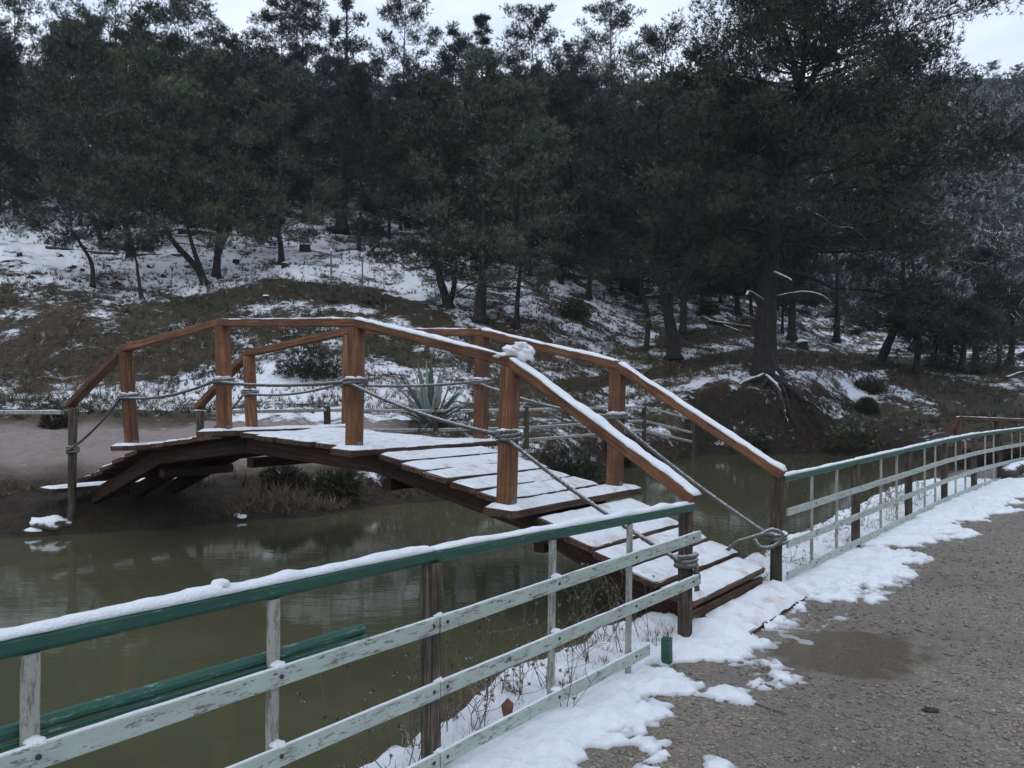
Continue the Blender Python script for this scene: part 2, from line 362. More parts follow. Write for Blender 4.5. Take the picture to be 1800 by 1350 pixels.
b.inputs['Roughness'].default_value = .95; g.bump(n1, 1, .05, b); M['bark'] = m
m, t, b = node_mat('snowy_bark'); g = G(t); v = g.coord((1, 1, 1), False)
geo = g.n('ShaderNodeNewGeometry'); sx = g.n('ShaderNodeSeparateXYZ'); g.l(geo.outputs['Normal'], sx.inputs[0]); n1 = g.noise(v, 9, 5, .7)
f = g.mrange(g.math('ADD', sx.outputs['Z'], g.math('MULTIPLY', g.math('SUBTRACT', n1, .5), 1.2)), .55, .8)
g.l(g.mix(f, g.ramp(n1, [(.3, (.015, .012, .01)), (.7, (.07, .055, .045))]), (.72, .75, .8)), b.inputs['Base Color']); b.inputs['Roughness'].default_value = .9; M['snowbark'] = m
m, t, b = node_mat('snowy_rock'); g = G(t); v = g.coord((1, 1, 1), False)
geo = g.n('ShaderNodeNewGeometry'); sx = g.n('ShaderNodeSeparateXYZ'); g.l(geo.outputs['Normal'], sx.inputs[0]); n1 = g.noise(v, 7, 6, .7)
f = g.mrange(g.math('ADD', sx.outputs['Z'], g.math('MULTIPLY', g.math('SUBTRACT', n1, .5), 1.2)), .3, .5)
g.l(g.mix(f, g.ramp(n1, [(.3, (.04, .036, .03)), (.7, (.16, .14, .12))]), (.74, .77, .82)), b.inputs['Base Color']); b.inputs['Roughness'].default_value = .9; M['rock'] = m

# ------------------------------------------------------------------ the land across the water
COLS = [-1500, 0, 250, 500, 750, 920, 1150, 1250, 1400, 1550, 1700, 1850, 3600]
TAB = {
 0:   [(9.6,945),(10.2,880),(11,850),(13.5,775),(15.5,757),(19,700),(22,640),(26,530),(32,460),(42,390),(60,330),(100,230),(160,150)],
 250: [(10.1,935),(10.6,880),(11.4,845),(13.2,780),(15.5,752),(19,703),(22,640),(26,555),(32,480),(42,400),(60,340),(100,240),(160,150)],
 500: [(11.1,912),(11.7,872),(12.4,838),(14,772),(16,735),(19,702),(23,610),(27,540),(33,480),(42,415),(60,350),(100,240),(160,150)],
 750: [(12.9,882),(13.4,845),(14.2,785),(15.5,748),(17,730),(19.5,708),(23,640),(27,560),(33,510),(42,440),(60,370),(100,250),(160,150)],
 920: [(14.5,862),(15.2,820),(16.2,785),(17.5,755),(19,738),(22,695),(26,625),(30,560),(36,510),(46,455),(65,400),(105,270),(160,155)],
 1150:[(20.4,815),(21,795),(21.8,765),(22.8,740),(24,715),(25.5,690),(28,645),(33,600),(40,550),(50,500),(70,440),(110,300),(165,160)],
 1250:[(23.4,801),(23.8,780),(24.2,750),(24.6,715),(25,688),(26.2,664),(29,642),(34,608),(42,565),(54,520),(75,470),(115,310),(170,160)],
 1400:[(24.3,797),(24.6,775),(24.9,745),(25.2,715),(25.6,688),(27,658),(30,640),(35,625),(45,595),(58,560),(80,510),(120,330),(170,155)],
 1550:[(23.5,800),(24.2,775),(25.5,752),(27,730),(29,695),(33,655),(36,645),(40,638),(50,620),(62,590),(85,530),(125,330),(172,145)],
 1700:[(20,818),(21,795),(23,765),(26,742),(30,715),(35,675),(38,660),(42,650),(52,630),(64,600),(88,545),(128,330),(175,137)],
 1850:[(18,831),(19.5,800),(22,770),(25,745),(30,712),(36,675),(39,662),(44,650),(54,630),(66,600),(90,550),(130,340),(175,140)]}
TAB[-1500] = TAB[0]; TAB[3600] = TAB[1850]
SN = {
 0:   [0,.05,.05,.02,.02,.74,.2,.42,.76,.68,.35,.3,.3],  250: [0,.1,.05,.02,.05,.76,.22,.34,.74,.66,.35,.3,.3],
 500: [0,.2,.3,.1,.6,.76,.44,.42,.68,.62,.33,.3,.3],     750: [0,.2,.4,.3,.58,.6,.38,.5,.64,.54,.35,.3,.3],
 920: [0,.2,.4,.5,.46,.40,.36,.5,.52,.5,.4,.3,.3],      1150:[0,.3,.52,.56,.48,.44,.55,.55,.5,.46,.35,.3,.3],
 1250:[0,.2,.25,.2,.3,.58,.5,.42,.48,.45,.33,.3,.36],       1400:[0,.2,.15,.15,.3,.54,.5,.4,.48,.45,.33,.3,.36],
 1550:[0,.3,.4,.32,.60,.60,.38,.52,.5,.45,.33,.3,.36],      1700:[0,.3,.3,.15,.3,.45,.58,.42,.5,.45,.33,.3,.36], 1850:[0,.3,.3,.15,.3,.45,.58,.42,.5,.45,.33,.3,.36]}
SN[-1500] = SN[0]; SN[3600] = SN[1850]
_Y = np.array([[p[0] for p in TAB[c]] for c in COLS]); _Z = np.array([[CAMZ - (p[1] - VH) / FPX * p[0] for p in TAB[c]] for c in COLS]); _S = np.array([SN[c] for c in COLS])
def _col(u):
    """control rows (Y, z, snow) at viewing direction u"""
    u = np.clip(np.asarray(u, float), COLS[0], COLS[-1] - 1e-6); i = np.clip(np.searchsorted(COLS, u, 'right') - 1, 0, len(COLS) - 2)
    c = np.array(COLS, float); f = (u - c[i]) / (c[i + 1] - c[i]); f = f * f * (3 - 2 * f)
    return [a[i] * (1 - f)[..., None] + a[i + 1] * f[..., None] for a in (_Y, _Z, _S)]
def far_detail(x, y):
    k = np.clip((y - 9) / 30, .12, 1)
    return fbm(x * .45, y * .45, 5, 3) * .9 * k + fbm(x * 1.9, y * 1.9, 3, 8) * .22
def far_z(x, y):
    u = 900 + x / max(y, .1) * FPX; Yk, Zk, Sk = _col(np.array([u])); return float(np.interp(y, Yk[0], Zk[0])) + float(far_detail(np.array([x]), np.array([y]))[0]) * float(sstep(np.array([y - Yk[0][0]]), 0, 1.5)[0])
def hit(u, v):
    """where the line of sight through (u, v) meets the far land"""
    for Y in np.concatenate([np.arange(9, 60, .1), np.arange(60, 170, .5)]):
        p = at(u, v, Y)
        if p[2] <= far_z(p[0], p[1]): return A(p[0], p[1], far_z(p[0], p[1]))
    return at(u, v, 160)

ug = np.concatenate([np.linspace(-1500, -60, 30), np.linspace(-50, 1850, 480), np.linspace(1860, 3600, 34)])
Yk, Zk, Sk = _col(ug); sub = [3, 4, 4, 12, 8, 14, 12, 16, 18, 18, 18, 16]
rowsY, rowsZ, rowsS, rowsK = [Yk[:, 0] - 1.6, Yk[:, 0] - .5], [Zk[:, 0] * 0 - .75, Zk[:, 0] * 0 - .3], [Sk[:, 0] * 0] * 2, [0, 0]
for k in range(12):
    for j in range(sub[k]):
        f = j / sub[k]; rowsY.append(Yk[:, k] * (1-f) + Yk[:, k+1] * f); rowsZ.append(Zk[:, k] * (1-f) + Zk[:, k+1] * f); rowsS.append(Sk[:, k] * (1-f) + Sk[:, k+1] * f); rowsK.append(k + f)
for f in (1.0, 1.15, 1.5, 2.2): rowsY.append(Yk[:, 12] * f); rowsZ.append(Zk[:, 12] * (1 - (f - 1) * .25)); rowsS.append(Sk[:, 12]); rowsK.append(12)
Yg, Zg, Sg = np.array(rowsY), np.array(rowsZ), np.array(rowsS); Xg = (ug - 900) / FPX * Yg; Kg = np.array(rowsK)[:, None] + 0 * Yg
Zg = Zg + far_detail(Xg, Yg) * sstep(Yg - Yk[:, 0], 0, 1.5)
road = sstep(Kg, 2.0, 2.6) * (1 - sstep(Kg, 3.9, 4.25)) * (1 - sstep(ug[None, :] + 0 * Kg, 620, 800))
def px(x, y, z): return 900 + x / y * FPX, VH - (z - CAMZ) / y * FPX
Ug, Vg = px(Xg, np.maximum(Yg, 1), Zg)
def smear(pts, w):
    """a trodden track along points given as (column, row) sightings of the slope"""
    d = np.full(Ug.shape, 1e9)
    for (a, b), (c, e) in zip(pts[:-1], pts[1:]):
        t_ = np.clip(((Ug - a) * (c - a) + (Vg - b) * (e - b)) / ((c - a) ** 2 + (e - b) ** 2), 0, 1)
        d = np.minimum(d, np.hypot(Ug - a - t_ * (c - a), (Vg - b - t_ * (e - b)) * 2.2))
    return 1 - sstep(d, w * .5, w)
track = np.maximum.reduce([smear([(330, 545), (480, 505), (640, 522), (760, 560)], 46), smear([(930, 690), (1130, 660), (1300, 625), (1480, 632), (1800, 655)], 30), smear([(1180, 600), (1330, 575)], 40), smear([(1600, 660), (1720, 700), (1800, 735)], 55)])
track = track * (Yg > 17) * (Yg < 60)
Sg = Sg * (1 - .75 * track); soil = np.clip(sstep(Kg, 4.9, 5.5) * (1 - sstep(Kg, 6.6, 7.1)) * .35 * (ug[None, :] < 700) + (1 - sstep(Kg, 1.5, 2.6)) * .8 + track * .5 + ((ug > 1200) & (ug < 1500))[None, :] * (1 - sstep(Kg, 3.6, 4.6)), 0, 1)
nr, nc = Yg.shape; idx = np.arange(nr * nc).reshape(nr, nc)
F4 = np.stack([idx[:-1, :-1], idx[:-1, 1:], idx[1:, 1:], idx[1:, :-1]], -1).reshape(-1, 4)
o = add('hillside', np.stack([Xg, Yg, Zg], -1).reshape(-1, 3), F4, M['hill'], None, True, [('snow', 'POINT', Sg.ravel()), ('road', 'POINT', road.ravel()), ('soil', 'POINT', soil.ravel())], origin=A(0, 0, 0))
props(o, 'snow dusted hillside rising from the far bank', kind='structure')

# ------------------------------------------------------------------ near land: gravel path and verge
BANK = np.array([(-22, -26.0), (-1.58, 2.3), (-.60, 3.57), (-.08, 4.66), (.70, 5.62), (1.55, 6.9), (5.55, 12.3), (8.3, 15.6), (15, 22.5), (60, 66)], float)
def sdist(x, y, P):
    best = np.full(np.shape(x), 1e9); sg = np.ones(np.shape(x))
    for a, b_ in zip(P[:-1], P[1:]):
        d = b_ - a; t_ = np.clip(((x - a[0]) * d[0] + (y - a[1]) * d[1]) / (d @ d), 0, 1)
        q = np.hypot(x - a[0] - t_ * d[0], y - a[1] - t_ * d[1]); cr = d[0] * (y - a[1]) - d[1] * (x - a[0])
        m_ = q < best; best = np.where(m_, q, best); sg = np.where(m_, np.where(cr > 0, -1, 1), sg)
    return best * sg
def near_base(x, y):
    return .03 + np.clip(y - 4.5, 0, 9) * .02
def near_z(x, y):
    x = np.asarray(x, float); y = np.asarray(y, float); d = sdist(x, y, BANK)
    wob = fbm(x * 1.3, y * 1.3, 4, 21) * .25
    up_ = sstep(d + wob * .6, -.55, .06); z = -.5 + (near_base(x, y) + .5) * up_
    return z + (.02 * np.exp(-((d - .5) / .4) ** 2) + fbm(x * .5, y * .5, 4, 22) * .07 + fbm(x * 3, y * 3, 3, 23) * .022) * up_
xs = np.concatenate([np.linspace(-40, -8, 20), np.arange(-7.6, 12, .14), np.linspace(12.4, 60, 60)]); ys = np.concatenate([np.linspace(-40, -4, 20), np.arange(-3.7, 17, .14), np.linspace(17.4, 60, 60)])
Xn, Yn = np.meshgrid(xs, ys); Zn = near_z(Xn, Yn); dn = sdist(Xn, Yn, BANK)
pud = at(1460, 1135, 1.53 * FPX / 435)
wet = np.exp(-(((Xn - 2.06) * .8 + (Yn - 5.1) * .6) ** 2 / .62 ** 2 + ((Yn - 5.1) * .8 - (Xn - 2.06) * .6) ** 2 / .5 ** 2)) * 1.2
wet = wet + .45 * np.exp(-(((Xn - 4.2) ** 2 + (Yn - 7.2) ** 2) / 1.4 ** 2))
Zn = Zn - .012 * np.clip(wet, 0, 1)
nr, nc = Zn.shape; idx = np.arange(nr * nc).reshape(nr, nc); keep = (dn > -2.2)
kf = keep[:-1, :-1] & keep[:-1, 1:] & keep[1:, 1:] & keep[1:, :-1]
F4 = np.stack([idx[:-1, :-1], idx[:-1, 1:], idx[1:, 1:], idx[1:, :-1]], -1)[kf]
o = add('gravel_path', np.stack([Xn, Yn, Zn], -1).reshape(-1, 3), F4, M['gravel'], None, True, [('wet', 'POINT', wet.ravel())], origin=A(0, 0, 0)); props(o, 'wet gravel path beside the creek', kind='structure')
V = A((-500, -500, -1.2), (700, -500, -1.2), (700, 700, -1.2), (-500, 700, -1.2)).reshape(4, 3)
o = add('ground', V, np.array([[0, 1, 2, 3]]), M['gravel'], origin=A(0, 0, -1.2), attrs=[('wet', 'POINT', [0] * 4)]); props(o, 'ground under the creek', kind='structure')
WZ = -.02
V = A((-90, -60, WZ), (90, -60, WZ), (90, 40, WZ), (-90, 40, WZ)).reshape(4, 3)
o = add('water', V, np.array([[0, 1, 2, 3]]), M['water'], origin=A(0, 0, WZ)); props(o, 'murky olive green creek water', kind='structure')

# ------------------------------------------------------------------ snow on the near ground (a drift with real thickness)
FENCE = np.array([(-22, -25.5), (-1.29, 2.10), (-.34, 3.376), (1.13, 5.28), (2.11, 6.6), (6.54, 12.07), (9.3, 15.1), (16, 22)], float)
EDGE = np.array([(-.9, 1.2), (.16, 3.45), (.42, 3.42), (.62, 3.6), (.76, 3.95), (.92, 4.5), (1.08, 4.66), (1.38, 4.78), (1.62, 5.3), (2.02, 5.75), (2.42, 6.3), (3.1, 6.95), (3.5, 7.7), (6.1, 10.6), (7.2, 11.6), (11, 15)], float)
gx, gy = np.meshgrid(np.arange(-2.6, 9.2, .028), np.arange(1.4, 13.6, .028))
de = -sdist(gx, gy, EDGE); db = sdist(gx, gy, BANK); df = -sdist(gx, gy, FENCE)   # de>0 fence side, df>0 water side
n_ = fbm(gx * 2.2, gy * 2.2, 5, 31); nf = fbm(gx * 9, gy * 9, 4, 32) + .55 * fbm(gx * 26, gy * 26, 2, 36); nl_ = fbm(gx * 5, gy * 5, 3, 37)
tk = .074 * sstep(de + n_ * .85 + nf * .34, -.2, .4) + (n_ * .03 + nf * .034 + nl_ * .045) - .010 - .07 * sstep(-de, .2, .55)
tk = tk - .026 * np.exp(-(df / .14) ** 2)
tk = np.where(df > .05, tk + .012 - .16 * np.abs(fbm(gx * 6, gy * 6, 4, 35)), tk) - .22 * sstep(-db + fbm(gx * 3, gy * 3, 3, 38) * .2, -.12, .06)
bs = (gx + 1.6415) * -.8047 + (gy - 8.3575) * .5937; bw = np.abs((gx + 1.6415) * -.5937 + (gy - 8.3575) * -.8047)
bn = (gx + 1.6415) * -.5937 + (gy - 8.3575) * -.8047; tk = np.where((bn < .58) & (bn > -.76) & (bs > -4.33), -.1, tk)
tk = tk + .06 * np.exp(-((bs + 4.17) / .22) ** 2 - ((bn - .66) / .10) ** 2)
for cx_, cy_, r_ in ((.86, 3.55, .10), (1.12, 4.45, .13), (2.75, 6.35, .12), (.30, 3.33, .1)):
    tk = np.maximum(tk, .02 * (1 - ((gx - cx_) ** 2 + ((gy - cy_) * .7) ** 2) / r_ ** 2) + nf * .06 + n_ * .03)
gap = np.exp(-(((gx - 1.12) / .22) ** 2 + ((gy - 4.72) / .16) ** 2)); tk = tk - .12 * gap
zz = near_z(gx, gy) + tk; keep = tk > -.035
nr, nc = zz.shape; idx = np.arange(nr * nc).reshape(nr, nc); kf = keep[:-1, :-1] & keep[:-1, 1:] & keep[1:, 1:] & keep[1:, :-1]
F4 = np.stack([idx[:-1, :-1], idx[:-1, 1:], idx[1:, 1:], idx[1:, :-1]], -1)[kf]
used = np.unique(F4); remap = np.zeros(nr * nc, int); remap[used] = np.arange(len(used))
o = add('snow_drift', np.stack([gx, gy, zz], -1).reshape(-1, 3)[used], remap[F4], M['drift'], None, True, [('thick', 'POINT', tk.ravel()[used])], origin=A(0, 0, 0)); props(o, 'patchy melting snow lying along the fence and path edge', 'snow', kind='stuff')
def snow_t(x, y):
    i = int(round((y - 1.4) / .028)); j = int(round((x + 2.6) / .028))
    return tk[i, j] if 0 <= i < tk.shape[0] and 0 <= j < tk.shape[1] else 0

# loose gravel
nS = 13000
sy = 2.6 + 7.5 * rng.random(nS * 2) ** 1.9; sx_ = sy * rng.uniform(-.05, .68, nS * 2); ok = (-sdist(sx_, sy, EDGE) < .22) & (((sx_ - 2.06) / .62) ** 2 + ((sy - 5.1) / .5) ** 2 + .8 * fbm(sx_ * 5, sy * 5, 3, 55) > 1)
sx_, sy = sx_[ok][:nS], sy[ok][:nS]; sz = near_z(sx_, sy); n = len(sx_)
O6 = A((1,0,0), (-1,0,0), (0,1,0), (0,-1,0), (0,0,1), (0,0,-1)).reshape(6, 3)
F8 = np.array([(0,2,4), (2,1,4), (1,3,4), (3,0,4), (2,0,5), (1,2,5), (3,1,5), (0,3,5)])
sr = .004 + .012 * rng.random(n) ** 2.8; sc3 = rng.uniform(.6, 1.4, (n, 1, 3)) * A(1, 1, .6)
an = rng.uniform(0, 6.28, n); Vv = O6[None] * rng.uniform(.7, 1.3, (n, 6, 1)) * sc3 * sr[:, None, None]
Vv = np.stack([Vv[..., 0] * np.cos(an)[:, None] - Vv[..., 1] * np.sin(an)[:, None], Vv[..., 0] * np.sin(an)[:, None] + Vv[..., 1] * np.cos(an)[:, None], Vv[..., 2]], -1)
Vv = Vv + np.stack([sx_, sy, sz + .15 * sr], -1)[:, None]
o = add('gravel', Vv.reshape(-1, 3), (F8[None] + 6 * np.arange(n)[:, None, None]).reshape(-1, 3), M['stone'], None, False, [('tint', 'FACE', np.repeat(np.clip(rng.beta(2, 2.6, n), 0, 1), 8))], origin=A(0, 0, 0)); props(o, 'loose gravel scattered over the wet path', 'gravel', kind='stuff')

# ------------------------------------------------------------------ the arched wooden footbridge
TH = 2.5055; AX = A(math.cos(TH), math.sin(TH), 0); NX = A(-math.sin(TH), math.cos(TH), 0)
if NX[1] > 0: NX = -NX                        # NX points to the near side
BC = A(-1.6415, 8.3575, 0); HW = .8226; RAILH = 1.127
ST = [-4.058, -2.6407, -.9876, .9876, 2.6407, 4.058]
DZ = [.115, .785, 1.158, 1.262, 1.063, .55]
def deckz(s): return float(np.interp(s, [-4.02, -2.79] + ST[1:5] + [4.12, 4.5], [.235, .715] + DZ[1:5] + [.56, .46]))
def bp(s, w, z): return BC + AX * s + NX * w + A(0, 0, z)   # w>0 near side
bridge = empty('footbridge', BC, 'arched wooden footbridge with snowy planks, brown handrails and rope sides over the creek', 'bridge')
W0, W1 = .70, .99
def plank(parent, s, wide, L0, L1, z, tilt, seed, th=.045, snow=.022, dirt=True):
    r = np.random.default_rng(seed); d = AX * math.cos(tilt) + A(0, 0, math.sin(tilt)); upv = unit(np.cross(d, NX)); upv = upv if upv[2] > 0 else -upv
    yaw = r.normal(0, .006); c = BC + AX * s + A(0, 0, z); a = c + NX * L0 + AX * yaw * L0; b_ = c - NX * L1 - AX * yaw * L1
    V, Fc = beam(a, b_, wide, th, upv, .005, 3, .0015, seed, 't'); p = add('plank', V, Fc, M['plank'], parent)
    if snow <= 0: return p
    nx_, ny_ = 40, 9; uu = np.linspace(-1, 1, ny_); tt = np.linspace(0, 1, nx_); T, U = np.meshgrid(tt, uu, indexing='ij')
    L = np.linalg.norm(b_ - a); e = np.minimum(1, np.minimum(np.minimum(T, 1 - T) * L / .05, (1 - abs(U)) * wide / 2 / .03))
    nzv = fbm(T * L * 6, U * .6 + seed * 7.3, 4, seed % 97); n2 = fbm(T * L * 1.6 + 4, U * .4 + seed * 2.1, 2, seed % 89)
    h = (snow * (1 + .9 * nzv) - (snow * 1.9 * np.clip(n2 * 3 - .25, 0, 1) * (.5 + nzv) if dirt else 0)) * np.sqrt(np.clip(e, 0, 1)) - .005 * (e < .02)
    h = np.where(h < .003, -.004, h)
    V = np.array([a + (b_ - a) * T[i, j] + d * (U[i, j] * (wide / 2 - .002 + .008 * fbm(T[i, j] * L * 12, seed * 1.0, 2, 5))) + upv * h[i, j] for i in range(nx_) for j in range(ny_)])
    Fc = [(i*ny_+j, i*ny_+j+1, (i+1)*ny_+j+1, (i+1)*ny_+j) for i in range(nx_-1) for j in range(ny_-1)]
    q = np.cross(V[1] - V[0], V[ny_] - V[0]); Fc = Fc if q[2] > 0 else [f[::-1] for f in Fc]
    add('snow_layer', V, Fc, M['decksnow'], p, True); return p
sd = 100
for i in range(5):
    s0, s1 = ST[i], ST[i + 1]
    if i == 0: s0 = -4.02
    if i == 4: s1 = 4.12
    steep = i in (0, 4); n = {0: 5, 1: 5, 2: 6, 3: 5, 4: 5}[i]; w_ = (s1 - s0) / (n if steep else n + 1 - 0)
    sl = math.atan2(deckz(s1) - deckz(s0), s1 - s0)
    # the long planks that carry the posts sit on the stations; ordinary planks fill between them
    e0 = s0 + (0 if i == 0 else .15); e1 = s1 - (0 if i == 4 else .15); w_ = (e1 - e0) / n
    for k in range(n):
        sd += 1; s = e0 + (k + .5) * w_; r = np.random.default_rng(sd)
        plank(bridge, s, w_ * (.985 if not steep else 1.03), W0 + r.normal(0, .012), W0 + r.normal(0, .012), deckz(s) + r.normal(0, .003) + (0 if not steep else .012), sl * (.75 if not steep else .7), sd)
for i in range(1, 5):
    sd += 1; plank(bridge, ST[i], .275, W1, W1, DZ[i] + .012, 0.04 * (1 if i < 3 else -1), sd, .055, .026)
sd += 1; plank(bridge, -4.175, .34, .60, .78, .118, .16, sd, .05, .04)
V, Fc = beam(bp(-3.985, .66, .13), bp(-3.985, -.66, .13), .03, .13, (0, 0, 1), .004, 2, .001, 5); add('riser', V, Fc, M['plank'], bridge)
sd += 1; plank(bridge, 4.32, .32, .98, .7, .50, 0, sd, .05, .02, False)
# stringers under the deck
sk = [(-3.9, .19)] + [(ST[i], DZ[i] - .05) for i in range(1, 5)] + [(4.10, .45)]
for w_ in (.50, 0, -.50):
    for i in range(5):
        a, b_ = bp(sk[i][0] - (.02 if i else 0), w_, sk[i][1] - .012), bp(sk[i + 1][0] + .02, w_, sk[i + 1][1] - .012)
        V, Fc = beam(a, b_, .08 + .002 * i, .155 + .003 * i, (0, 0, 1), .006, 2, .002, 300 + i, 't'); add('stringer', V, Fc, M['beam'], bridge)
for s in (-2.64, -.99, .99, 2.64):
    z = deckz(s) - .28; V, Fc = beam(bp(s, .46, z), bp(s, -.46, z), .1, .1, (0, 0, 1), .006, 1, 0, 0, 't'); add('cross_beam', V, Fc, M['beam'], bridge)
# posts: foot and head sightings measured on the photograph, at the bridge's own depth
POSTS = {('N',1):((897,632),(890,893)), ('N',2):((627,560),(622,792)), ('N',3):((391,570),(395,770)), ('N',4):((221,616),(232,789)),
         ('F',1):((1086,634),(1080,857)), ('F',2):((848,577),(845,772)), ('F',3):((614,578),(612,772)), ('F',4):((438,628),(443,769))}
heads = {}; feet = {}
for (sd_, i), (tp, bt) in POSTS.items():
    w_ = HW if sd_ == 'N' else -HW; Y = bp(ST[i], w_, 0)[1]
    a = at(*bt, Y); a[2] = DZ[i] - .03; b_ = at(*tp, Y); b_[2] = DZ[i] + RAILH - .075 + (0 if sd_ == 'N' else .02); heads[sd_, i] = b_; feet[sd_, i] = a
    V, Fc = beam(a, b_, .118, .122, AX, .012, 5, .0018, 40 + i + (10 if sd_ == 'F' else 0)); add('post', V, Fc, M['wood'], bridge)
    for k_ in (-1, 1):                        # steel angle at the foot
        c = a + A(0, 0, .065) + AX * .066 * k_
        V, Fc = beam(c - A(0, 0, .03), c + A(0, 0, .035), .05, .006, AX, .002); add('foot_bracket', V, Fc, M['metal'], bridge)
ENDP = {}
for key, w_, s, tp, zf, rad in (('N0', HW, ST[0], (1206, 888), .0, .047), ('F0', -HW, ST[0], (1366, 838), .0, .047), ('N5', HW, ST[5], (128, 718), .1, .05), ('F5', -HW, ST[5], (352, 722), .1, .05)):
    Y = bp(s, w_, 0)[1]; b_ = at(*tp, Y); a = b_.copy(); a[2] = zf - .15; a[0] -= .012; ENDP[key] = (a, b_)
    pts = np.linspace(a, b_, 12); V, Fc = tube(pts, rad, 12, 7 + len(key), .035); add('end_post', V, Fc, M['post'] if key in ('N0', 'F0') else M['greypost'], bridge, True)
# handrails
RP = {}
for sd_ in 'NF':
    w_ = 1 if sd_ == 'N' else -1; L = []
    e0 = at(1222, 878, bp(ST[0] - .08, HW, 0)[1]) if sd_ == 'N' else at(1376, 834, bp(ST[0] - .06, -HW, 0)[1])
    e5 = ENDP[sd_ + '5'][1] + A(0, 0, .045) + AX * .05
    pts = [e0] + [heads[sd_, i] + A(0, 0, .035) for i in range(1, 5)] + [e5]; RP[sd_] = pts
    for i in range(5):
        a, b_ = pts[i], pts[i + 1]; d = unit(b_ - a); a2 = a - d * (.03 if i else 0.0); b2 = b_ + d * (.03 if i < 4 else 0)
        V, Fc = beam(a2 + A(0, 0, .0015 * i), b2 + A(0, 0, .0015 * i), .112 + .002 * (i % 2), .074 + .002 * (i % 2), (0, 0, 1), .008, 6, .0015, 60 + i); h_ = add('handrail', V, Fc, M['wood'], bridge)
        th_ = [.026, .02, .012, .007, .004][i]; up = np.cross(np.cross(d, A(0, 0, 1)), d)
        V, Fc = snow_strip(a + unit(up) * .036, b_ + unit(up) * .036, .108 if i < 3 else .07, th_, (0, 0, 1), 70 + i + (7 if sd_ == 'F' else 0), .03, .0 if i < 2 else .8); add('snow_cap', V, Fc, M['snow'], h_, True)
        if sd_ == 'N' and i == 0:             # the heap of snow where two rails meet
            mb = MB(); c = pts[1] - d * 0 + A(.02, 0, .065)
            mb.put(*blob(c + A(.04, -.01, .015), .11, .075, .05, 3, 14, 22, .55)); mb.put(*blob(c + A(.10, -.03, -.005), .065, .06, .058, 8, 12, 18, .6)); mb.put(*blob(c + A(.06, -.03, .045), .06, .05, .035, 21, 10, 14, .6)); mb.put(*blob(c + A(-.05, .02, -.02), .09, .055, .03, 11, 10, 14, .3))
            mb.build('snow_clump', M['snow'], h_, True)
# ropes and coils
CO = {('N',1):765, ('N',2):672, ('N',3):670, ('N',4):697, ('F',1):733, ('F',2):672, ('F',3):674, ('F',4):690}
cp = {}
for (sd_, i), v in CO.items():
    Y = bp(ST[i], HW if sd_ == 'N' else -HW, 0)[1]; z = CAMZ - (v - VH) / FPX * Y; f = (z - feet[sd_, i][2]) / (heads[sd_, i][2] - feet[sd_, i][2]); cp[sd_, i] = feet[sd_, i] + (heads[sd_, i] - feet[sd_, i]) * f
for key, v in (('N0', 985), ('F0', 945), ('N5', 790), ('F5', 775)):
    a, b_ = ENDP[key]; z = CAMZ - (v - VH) / FPX * b_[1]; c = b_.copy(); c[2] = z; cp[key[0], int(key[1])] = c
def coil(c, half, turns, r, round_, seed, parent):
    q = []; n = int(turns * 28)
    for k in range(n + 1):
        a = k / 28 * 2 * np.pi + seed; m_ = half + r * .8
        cx_, sx2 = math.cos(a), math.sin(a); rad = m_ if round_ else m_ / max(abs(cx_), abs(sx2)) ** .82
        q.append(c + AX * cx_ * rad + NX * sx2 * rad + A(0, 0, (k / n - .5) * (turns - .2) * r * 1.95 + .004 * math.sin(a * 1.3 + seed)))
    mb = MB().put(*rope_geo(q, r, 60, 9, .015)); return mb.build('rope_coil', M['rope'], parent, True)
rr = .015
for (sd_, i), c in cp.items():
    end = i in (0, 5); co_ = coil(c, .05 if end else .064, 2.3 if not end else 2.6, rr * (1.05 if end else 1), end, i * 1.3 + (2 if sd_ == 'F' else 0), bridge)
    V, Fc = blob(c + A(0, 0, rr * 2.6) + NX * (.0), .085, .085, .02, i + 5, 8, 16, .35)
    if not end or sd_ == 'F': add('snow_cap', V, Fc, M['snow'], co_, True)
for sd_ in 'NF':
    for i in range(5):
        a, b_ = cp[sd_, i], cp[sd_, i + 1]; o_ = NX * (.075 if sd_ == 'N' else .075) * (1 if i % 2 else .9); a, b_ = a + o_ + A(0, 0, .004 * i), b_ + o_ + A(0, 0, -.004 * i)
        t_ = np.linspace(0, 1, 40)[:, None]; sag = {0: .035, 1: .05, 2: .035, 3: .07, 4: .06}[i]
        P = a + (b_ - a) * t_ - A(0, 0, 1) * (4 * t_ * (1 - t_)) * sag
        V, Fc = rope_geo(P, rr * .95, 55, 9, .022, i); add('rope', V, Fc, M['rope'], bridge, True)
# loose rope tail and knot at the right-hand end post
c = cp['F', 0]; t_ = spline([c + A(-.03, -.05, .02), c + A(-.13, -.07, .04), c + A(-.26, -.06, .0), c + A(-.33, -.03, -.03), c + A(-.40, .0, -.10)], 60)
V, Fc = rope_geo(t_, rr * .9, 50); add('rope_tail', V, Fc, M['rope'], bridge, True)
t_ = spline([c + A(-.20, -.06, .0), c + A(-.16, -.1, -.06), c + A(-.05, -.09, -.05), c + A(.02, -.08, .03), c + A(-.06, -.07, .075), c + A(-.15, -.06, .03)], 60)
V, Fc = rope_geo(t_, rr * 1.0, 50); add('rope_knot', V, Fc, M['rope'], bridge, True)
c = cp['N', 0]; t_ = spline([c + A(.05, -.03, -.03), c + A(.065, -.03, -.09), c + A(.06, -.02, -.15), c + A(.066, -.03, -.19)], 30); V, Fc = rope_geo(t_, rr * 1.1, 50); add('rope_tail', V, Fc, M['rope'], bridge, True)

